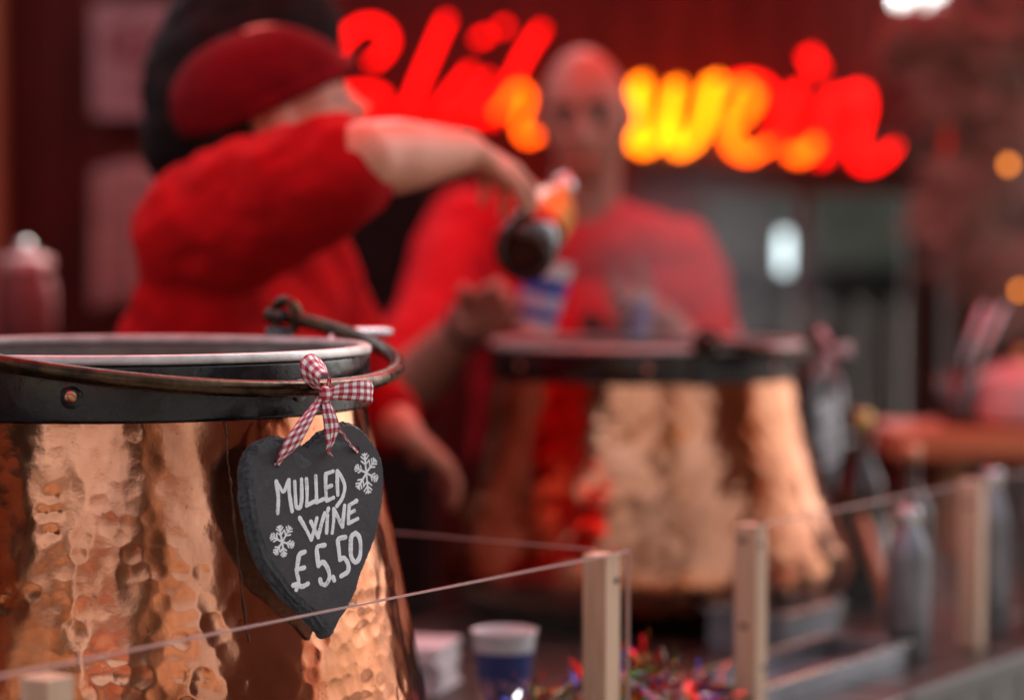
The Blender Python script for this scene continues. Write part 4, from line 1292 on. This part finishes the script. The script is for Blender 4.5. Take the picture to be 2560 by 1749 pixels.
# --- worker with the red beret, turned to the right, right arm stretched across
w1 = empty('person', (0, 0, 0.012), 0, 'person in red shirt and floppy black hat with red front reaching across to a bottle', 'person', 'stall workers in red')
SH = Vector((-.405, 3.10, 1.490)); LSH = Vector((-.30, 3.37, 1.475)); CH = Vector((-.375, 3.24, 1.32)); PE = Vector((-.44, 3.24, 1.00)); NK = Vector((-.355, 3.235, 1.545))
EL = P(905, 398, 2.92); WR = P(1165, 378, 3.10)
LEL = Vector((-.205, 3.46, 1.245)); LWR = P(1010, 1075, 3.36)
HC = P(690, 285, 3.20)
hm = Matrix.Translation(HC) @ Matrix.Rotation(rad(-72), 4, 'Z') @ Matrix.Rotation(rad(14), 4, 'X') @ Matrix.Rotation(rad(4), 4, 'Y')
z0 = Vector((0, 0, .012))
mb = MB()
add_head(mb, hm)
mb.capsule(NK - Vector((0, 0, .03)), hm @ Vector((0, -.02, -.06)), .052, .050)
arm(mb, SH, EL, WR, (.058, .048, .043, .027)); arm(mb, LSH, LEL, LWR)
torso(mb, PE, CH, LSH, SH, NK, .90)
axp = (SH - LSH).normalized()
legs(mb, PE, axp, (-.40, 3.33, .06), (-.46, 3.15, .06), .93)
hand(mb, WR, P(1292, 452, 3.20) - WR, Vector((.10, .35, -.9)), (.35, .55, .5), -1, .10, .6)
hand(mb, LWR, P(1130, 1170, 3.42) - LWR, Vector((-.2, .3, -.9)), (.3, .4, .3), 1, .10, .3)
mb.v = [tuple(Vector(v) - z0) for v in mb.v]
finish(mb.build('body', 'skin_young', w1), .0055, 3)
hm1 = Matrix.Translation(-z0) @ hm
face_parts(w1, hm1, 'hair_dark').build('lips', 'skin_older', w1)
mb = MB()
torso(mb, PE - Vector((0, 0, .06)), CH, LSH, SH, NK, 1.04)
cuff = EL + (SH - EL) * .12
mb.capsule(SH, SH.lerp(cuff, .5), .092, .086); mb.capsule(SH.lerp(cuff, .5), cuff, .086, .070)
mb.capsule(LSH, LEL, .066, .058); mb.capsule(LEL, LEL.lerp(LWR, .45), .056, .050)
mb.v = [tuple(Vector(v) - z0) for v in mb.v]
finish(mb.build('shirt', 'red_shirt', w1), .008, 3, (.032, .08))
mb = MB(); legs(mb, PE - Vector((0, 0, .02)), axp, (-.40, 3.33, .06), (-.46, 3.15, .06), 1.08); mb.capsule(PE + axp * .06 - Vector((0, 0, .04)), PE - axp * .06 - Vector((0, 0, .04)), .118, .118)
mb.v = [tuple(Vector(v) - z0) for v in mb.v]
finish(mb.build('trousers', 'trousers', w1), .010, 3, (.02, .1))
shoes(w1, [(-.40, 3.33, .0), (-.46, 3.15, .0)], (1, -.3, 0))
# hair under the beret and the beret itself
mb = MB().ellipsoid((0, -.010, .004), (.082, .100, .118), None, 44, 32).capsule((0, -.080, -.05), (0, -.070, -.11), .042, .032)
keep = MB(); keep.v = [tuple(hm1 @ Vector(v)) for v in mb.v]
keep.f = [f for f in mb.f if sum(mb.v[i][1] for i in f) / len(f) < -.045]
o = keep.build('hair', 'hair_dark', w1); so = o.modifiers.new('thick', 'SOLIDIFY'); so.thickness = .006
mb = MB().ellipsoid((0, -.012, .028), (.096, .122, .090), None, 56, 40)
keep = MB(); keep.v = [tuple(hm1 @ Vector(v)) for v in mb.v]
keep.f = [f for f in mb.f if sum(mb.v[i][2] - .18 * mb.v[i][1] for i in f) / len(f) > .020]
o = keep.build('red_crown', 'red_beret', w1); so = o.modifiers.new('thick', 'SOLIDIFY'); so.thickness = .006
tx = bpy.data.textures.new('felt', 'CLOUDS'); tx.noise_scale = .07
dm = o.modifiers.new('felt', 'DISPLACE'); dm.texture = tx; dm.strength = .012; dm.texture_coords = 'GLOBAL'
bd = [hm1 @ Vector((.094 * math.cos(q), -.004 + .114 * math.sin(q), .024 + .18 * (.114 * math.sin(q)))) for q in [2 * math.pi * i / 40 for i in range(41)]]
MB().tube(bd, .009, 10, False).build('hat_band', 'red_beret', w1)

# floppy black hat pushed back on the head
hc_ = P(575, 205, 3.31) - z0
hr_ = Matrix.Rotation(rad(16), 4, 'Y')
mb = MB().ellipsoid(hc_, (.118, .105, .158), hr_, 48, 32)
mb.ellipsoid(hc_ + Vector((-.055, .0, -.075)), (.072, .085, .075), hr_, 32, 20)
mb.ellipsoid(hc_ + Vector((.065, .01, .075)), (.085, .085, .075), hr_, 32, 20)
finish(mb.build('hat', 'black_board', w1), .008, 3, (.028, .07))

# --- bald man behind the far pot
w2 = empty('person', (0.1, 4.2, 0.012), 0, 'bald person in a red top facing the street behind the far pot, holding cups', 'person', 'stall workers in red')
b2 = Vector(w2.location)
PE2 = Vector((.13, 4.32, 1.00)); CH2 = Vector((.125, 4.29, 1.30)); NK2 = Vector((.125, 4.27, 1.545)); R2 = Vector((-.085, 4.24, 1.500)); L2 = Vector((.295, 4.27, 1.450))
HC2 = P(1464, 292, 4.20)
hm = Matrix.Translation(HC2) @ Matrix.Rotation(rad(174), 4, 'Z') @ Matrix.Rotation(rad(-10), 4, 'X') @ Matrix.Rotation(rad(4), 4, 'Y')
EL2 = Vector((-.185, 3.95, 1.225)); WR2 = P(1178, 806, 3.70)
EL2L = Vector((.365, 4.17, 1.21)); WR2L = P(1640, 792, 3.98)
mb = MB()
add_head(mb, hm)
mb.capsule(NK2 - Vector((0, 0, .04)), hm @ Vector((0, -.02, -.06)), .060, .058)
arm(mb, R2, EL2, WR2, (.058, .048, .045, .030)); arm(mb, L2, EL2L, WR2L, (.058, .048, .045, .030))
torso(mb, PE2, CH2, L2, R2, NK2, 1.0)
axp = Vector((-1, 0, 0))
legs(mb, PE2, Vector((1, 0, 0)), (.04, 4.33, .06), (.24, 4.36, .06))
hand(mb, WR2, P(1300, 735, 3.62) - WR2, Vector((.45, -.6, .25)), (.45, .6, .5), -1, .08, .7)
hand(mb, WR2L, P(1585, 775, 3.95) - WR2L, Vector((-.4, -.7, .3)), (.55, .6, .5), 1, .08, .7)
mb.v = [tuple(Vector(v) - b2) for v in mb.v]
finish(mb.build('body', 'skin_older', w2), .0055, 3)
hm2 = Matrix.Translation(-b2) @ hm
face_parts(w2, hm2, 'hair_dark').build('lips', 'skin_young', w2)
# stubble-short grey hair at the sides
mb = MB().ellipsoid((0, -.006, .004), (.0795, .098, .112), None, 44, 30)
keep = MB(); keep.v = [tuple(hm2 @ Vector(v)) for v in mb.v]
keep.f = [f for f in mb.f if sum(mb.v[i][1] for i in f) / len(f) < .02 and -.06 < sum(mb.v[i][2] for i in f) / len(f) < .058]
o = keep.build('hair', 'hair_grey', w2); so = o.modifiers.new('thick', 'SOLIDIFY'); so.thickness = .003
mb = MB(); torso(mb, PE2 - Vector((0, 0, .06)), CH2, L2, R2, NK2, 1.12)
mb.capsule(R2, EL2, .076, .064); mb.capsule(EL2, EL2.lerp(WR2, .22), .064, .056)
mb.capsule(L2, EL2L, .076, .064); mb.capsule(EL2L, EL2L.lerp(WR2L, .22), .064, .056)
mb.v = [tuple(Vector(v) - b2) for v in mb.v]
finish(mb.build('top', 'red_jersey', w2), .008, 3, (.026, .085))
mb = MB(); legs(mb, PE2 - Vector((0, 0, .02)), Vector((1, 0, 0)), (.04, 4.33, .06), (.24, 4.36, .06), 1.1); mb.capsule(PE2 - Vector((.07, 0, .04)), PE2 + Vector((.07, 0, -.04)), .126, .126)
mb.v = [tuple(Vector(v) - b2) for v in mb.v]
finish(mb.build('trousers', 'trousers', w2), .010, 3, (.02, .1))
shoes(w2, [Vector((.04, 4.33, .0)) - b2, Vector((.24, 4.36, .0)) - b2], (0, -1, 0))
# wrist band
wd = (WR2 - EL2).normalized(); wc = WR2 - wd * .012 - b2
uu = wd.orthogonal().normalized(); vv = wd.cross(uu)
MB().tube([wc + (uu * math.cos(q) + vv * math.sin(q)) * .033 for q in [2 * math.pi * i / 28 for i in range(29)]], .007, 8, False).build('wristband', 'black_rubber', w2)

# cups held by the man
def held_cup(p_top, p_bot, label, mat='cup_label'):
    ax = (p_top - p_bot).normalized()
    r = paper_cup(p_bot, label, mat)
    r.rotation_euler = ax.to_track_quat('Z', 'Y').to_euler()
    sc = (p_top - p_bot).length / .102
    r.scale = (sc, sc, sc)
held_cup(P(1372, 655, 3.60), P(1338, 826, 3.60), 'blue and white paper cup gripped in the hand with the wristband')
held_cup(P(1592, 738, 3.93), P(1592, 850, 3.93), 'blue and white paper cup in front of the bald man, in his other hand')
# amber bottle in the grip of the worker
ab = empty('amber_bottle', P(1306, 636, 3.12), 0, 'amber glass bottle with dark base held by the worker in the floppy black hat', 'bottle')
axd = (P(1385, 505, 3.30) - P(1306, 636, 3.12)).normalized()
ab.rotation_euler = axd.to_track_quat('Z', 'Y').to_euler()
MB().lathe([(0, .006), (.030, .0), (.040, .006), (.0405, .05), (.0405, .072)], 40).build('base', 'dark_glass', ab)
MB().lathe([(.0402, .0721), (.0402, .145), (.036, .165), (.018, .195), (.0145, .205), (.0145, .25)], 40).build('body', 'amber_glass', ab)
MB().lathe([(.0155, .245), (.0165, .246), (.0165, .27), (.014, .273), (0, .273)], 28).build('cap', 'steel', ab)

# ------------------------------------------------------------------ the street behind the camera, mirrored in the copper
def house(loc, rz, wd_, hh, dp, wall, label, floors, cols):
    r = empty('town_house', loc, rz, label, 'house', 'houses across the street')
    MB().box((-wd_/2, 0, 0), (wd_/2, dp, hh)).build('wall', wall, r, False)
    rf = MB(); o_ = .3
    rf.add([(-wd_/2 - o_, -o_, hh), (wd_/2 + o_, -o_, hh), (wd_/2 + o_, dp + o_, hh), (-wd_/2 - o_, dp + o_, hh), (-wd_/2 - o_, dp/2, hh + 2.6), (wd_/2 + o_, dp/2, hh + 2.6)],
           [(0, 1, 5, 4), (2, 3, 4, 5), (1, 2, 5), (3, 0, 4), (3, 2, 1, 0)])
    ro = rf.build('roof', 'roof_slate', r, False)
    MB().box((wd_*.25, dp*.4, hh + .8), (wd_*.25 + .8, dp*.6, hh + 3.4)).build('chimney', 'red_brick', ro, False)
    fh = hh / floors
    for f in range(floors):
        for c_ in range(cols):
            xx = -wd_/2 + wd_ * (c_ + .5) / cols
            zz = f * fh + fh * .28
            if f == 0 and c_ == cols // 2:
                MB().box((xx - .55, -.06, .01), (xx + .55, -.005, 2.2)).build('door', 'dark_wood', r, False); continue
            fr = MB()
            fr.box((xx - .55, -.05, zz), (xx + .55, -.005, zz + .08)).box((xx - .55, -.05, zz + 1.5), (xx + .55, -.005, zz + 1.58)).box((xx - .55, -.05, zz + .08), (xx - .47, -.005, zz + 1.5)).box((xx + .47, -.05, zz + .08), (xx + .55, -.005, zz + 1.5)).box((xx - .03, -.045, zz + .08), (xx + .03, -.005, zz + 1.5))
            wo = fr.build('window', 'white_paint', r, False)
            MB().box((xx - .468, -.025, zz + .082), (xx - .032, -.006, zz + 1.498)).build('pane', 'window_glass', wo, False)
            MB().box((xx + .032, -.025, zz + .082), (xx + .468, -.006, zz + 1.498)).build('pane', 'window_glass', wo, False)
house((-13, -22, 0), math.pi + .25, 13, 7.2, 8, 'sandstone', 'sandstone house across the street, beside the narrow brick house', 2, 5)
house((1.5, -26, 0), math.pi, 9, 8.0, 9, 'red_brick', 'narrow red brick house across the street between two sandstone houses', 2, 3)
house((15, -23, 0), math.pi - .3, 15, 8.8, 8, 'sandstone', 'wide sandstone house across the street with five windows a floor', 2, 5)
house((24, -6, 0), math.pi / 2 + .15, 16, 10.5, 8, 'red_brick', 'red brick house closing the side of the square', 2, 5)
hut = empty('market_hut', (-5.0, -1.0, 0), math.pi + .95, 'brown wooden market hut with pitched roof across the lane', 'market hut')
for k in range(18):
    MB().box((-.075, 0, 0), (.075, .025, 1.0)).build('plank', 'hut_wood', hut, False, (-1.36 + k * .16, 0, .01))
for sx_ in (-1.4, 1.4):
    bevel(MB().box((-.06, -.06, 0), (.06, .06, 2.35)).build('post', 'hut_wood', hut, False, (sx_, .02, .01)), .006)
    MB().box((-.02, 0.05, .01), (.02, 2.0, 2.35)).build('side_wall', 'hut_wood', hut, False, (sx_, 0, 0))
MB().box((-1.4, 1.98, .01), (1.4, 2.0, 2.35)).build('back_wall', 'hut_wood', hut, False)
MB().add([(-1.8, -.5, 2.3), (1.8, -.5, 2.3), (1.8, 1.0, 3.2), (-1.8, 1.0, 3.2), (1.8, 2.5, 2.3), (-1.8, 2.5, 2.3)], [(0, 1, 2, 3), (3, 2, 4, 5)]).build('roof', 'roof_slate', hut, False)
bevel(MB().box((-1.45, -.25, 1.01), (1.45, .15, 1.05)).build('counter_board', 'hut_wood', hut, False), .006)
tree = empty('stripe_tree', (1.12, -1.6, 0), 0, 'added unseen tree whose dark trunk makes a stripe in the copper', 'tree')
mb = MB().tube([(0, 0, 0), (.02, 0, .3), (0, .03, 1.5), (.05, 0, 3.0), (.02, .05, 4.2)], [.46, .36, .33, .31, .26], 20)
mb.build('trunk', 'bark', tree)  # tree added out of view to mirror a dark stripe in the copper
mb = MB()
def limb(p, d, L, r, lev):
    q = p + d * L
    mb.tube([p, p.lerp(q, .5) + Vector((random.uniform(-.1, .1), random.uniform(-.1, .1), .05)) * L * .4, q], [r, r * .8, r * .6], 7)
    if lev == 0: return
    for k in range(3):
        e = (d + Vector((random.gauss(0, .55), random.gauss(0, .55), random.gauss(.1, .35)))).normalized()
        limb(p.lerp(q, random.uniform(.45, 1)), e, L * random.uniform(.55, .75), r * .55, lev - 1)
for k in range(5):
    a = k * 1.26 + random.uniform(-.2, .2)
    limb(Vector((.02, .05, 3.4 + .12 * k)), Vector((math.cos(a), math.sin(a), random.uniform(.35, 1.0))).normalized(), 1.5, .16, 3)
mb.build('crown', 'bark', tree)

# ------------------------------------------------------------------ steam rising from the far pot
t = NT('steam')
t.n.remove(t.b)
pv = t.new('ShaderNodeVolumePrincipled'); pv.inputs['Color'].default_value = (0.97, 0.86, 0.86, 1); pv.inputs['Anisotropy'].default_value = 0.1  # pinkish colour puts the red light into the steam itself
tc = t.new('ShaderNodeTexCoord'); ln = t.new('ShaderNodeVectorMath', operation='LENGTH'); t.link(tc.outputs['Object'], ln.inputs[0])
sm_ = t.new('ShaderNodeMapRange'); sm_.interpolation_type = 'SMOOTHSTEP'
sm_.inputs[1].default_value = 1.0; sm_.inputs[2].default_value = 0.25; sm_.inputs[3].default_value = 0.0; sm_.inputs[4].default_value = 1.4
t.link(ln.outputs['Value'], sm_.inputs[0]); t.link(sm_.outputs[0], pv.inputs['Density']); t.link(pv.outputs[0], t.out.inputs['Volume'])
st = MB().ellipsoid((0, 0, 0), (1, 1, 1), None, 32, 20).build('steam', 'steam', None, True, (C2.x + 0.08, C2.y + 0.02, 1.45))
st.scale = (0.25, 0.24, 0.19)
tag(st, 'pale steam rising above the far copper pot', 'steam', kind='stuff')
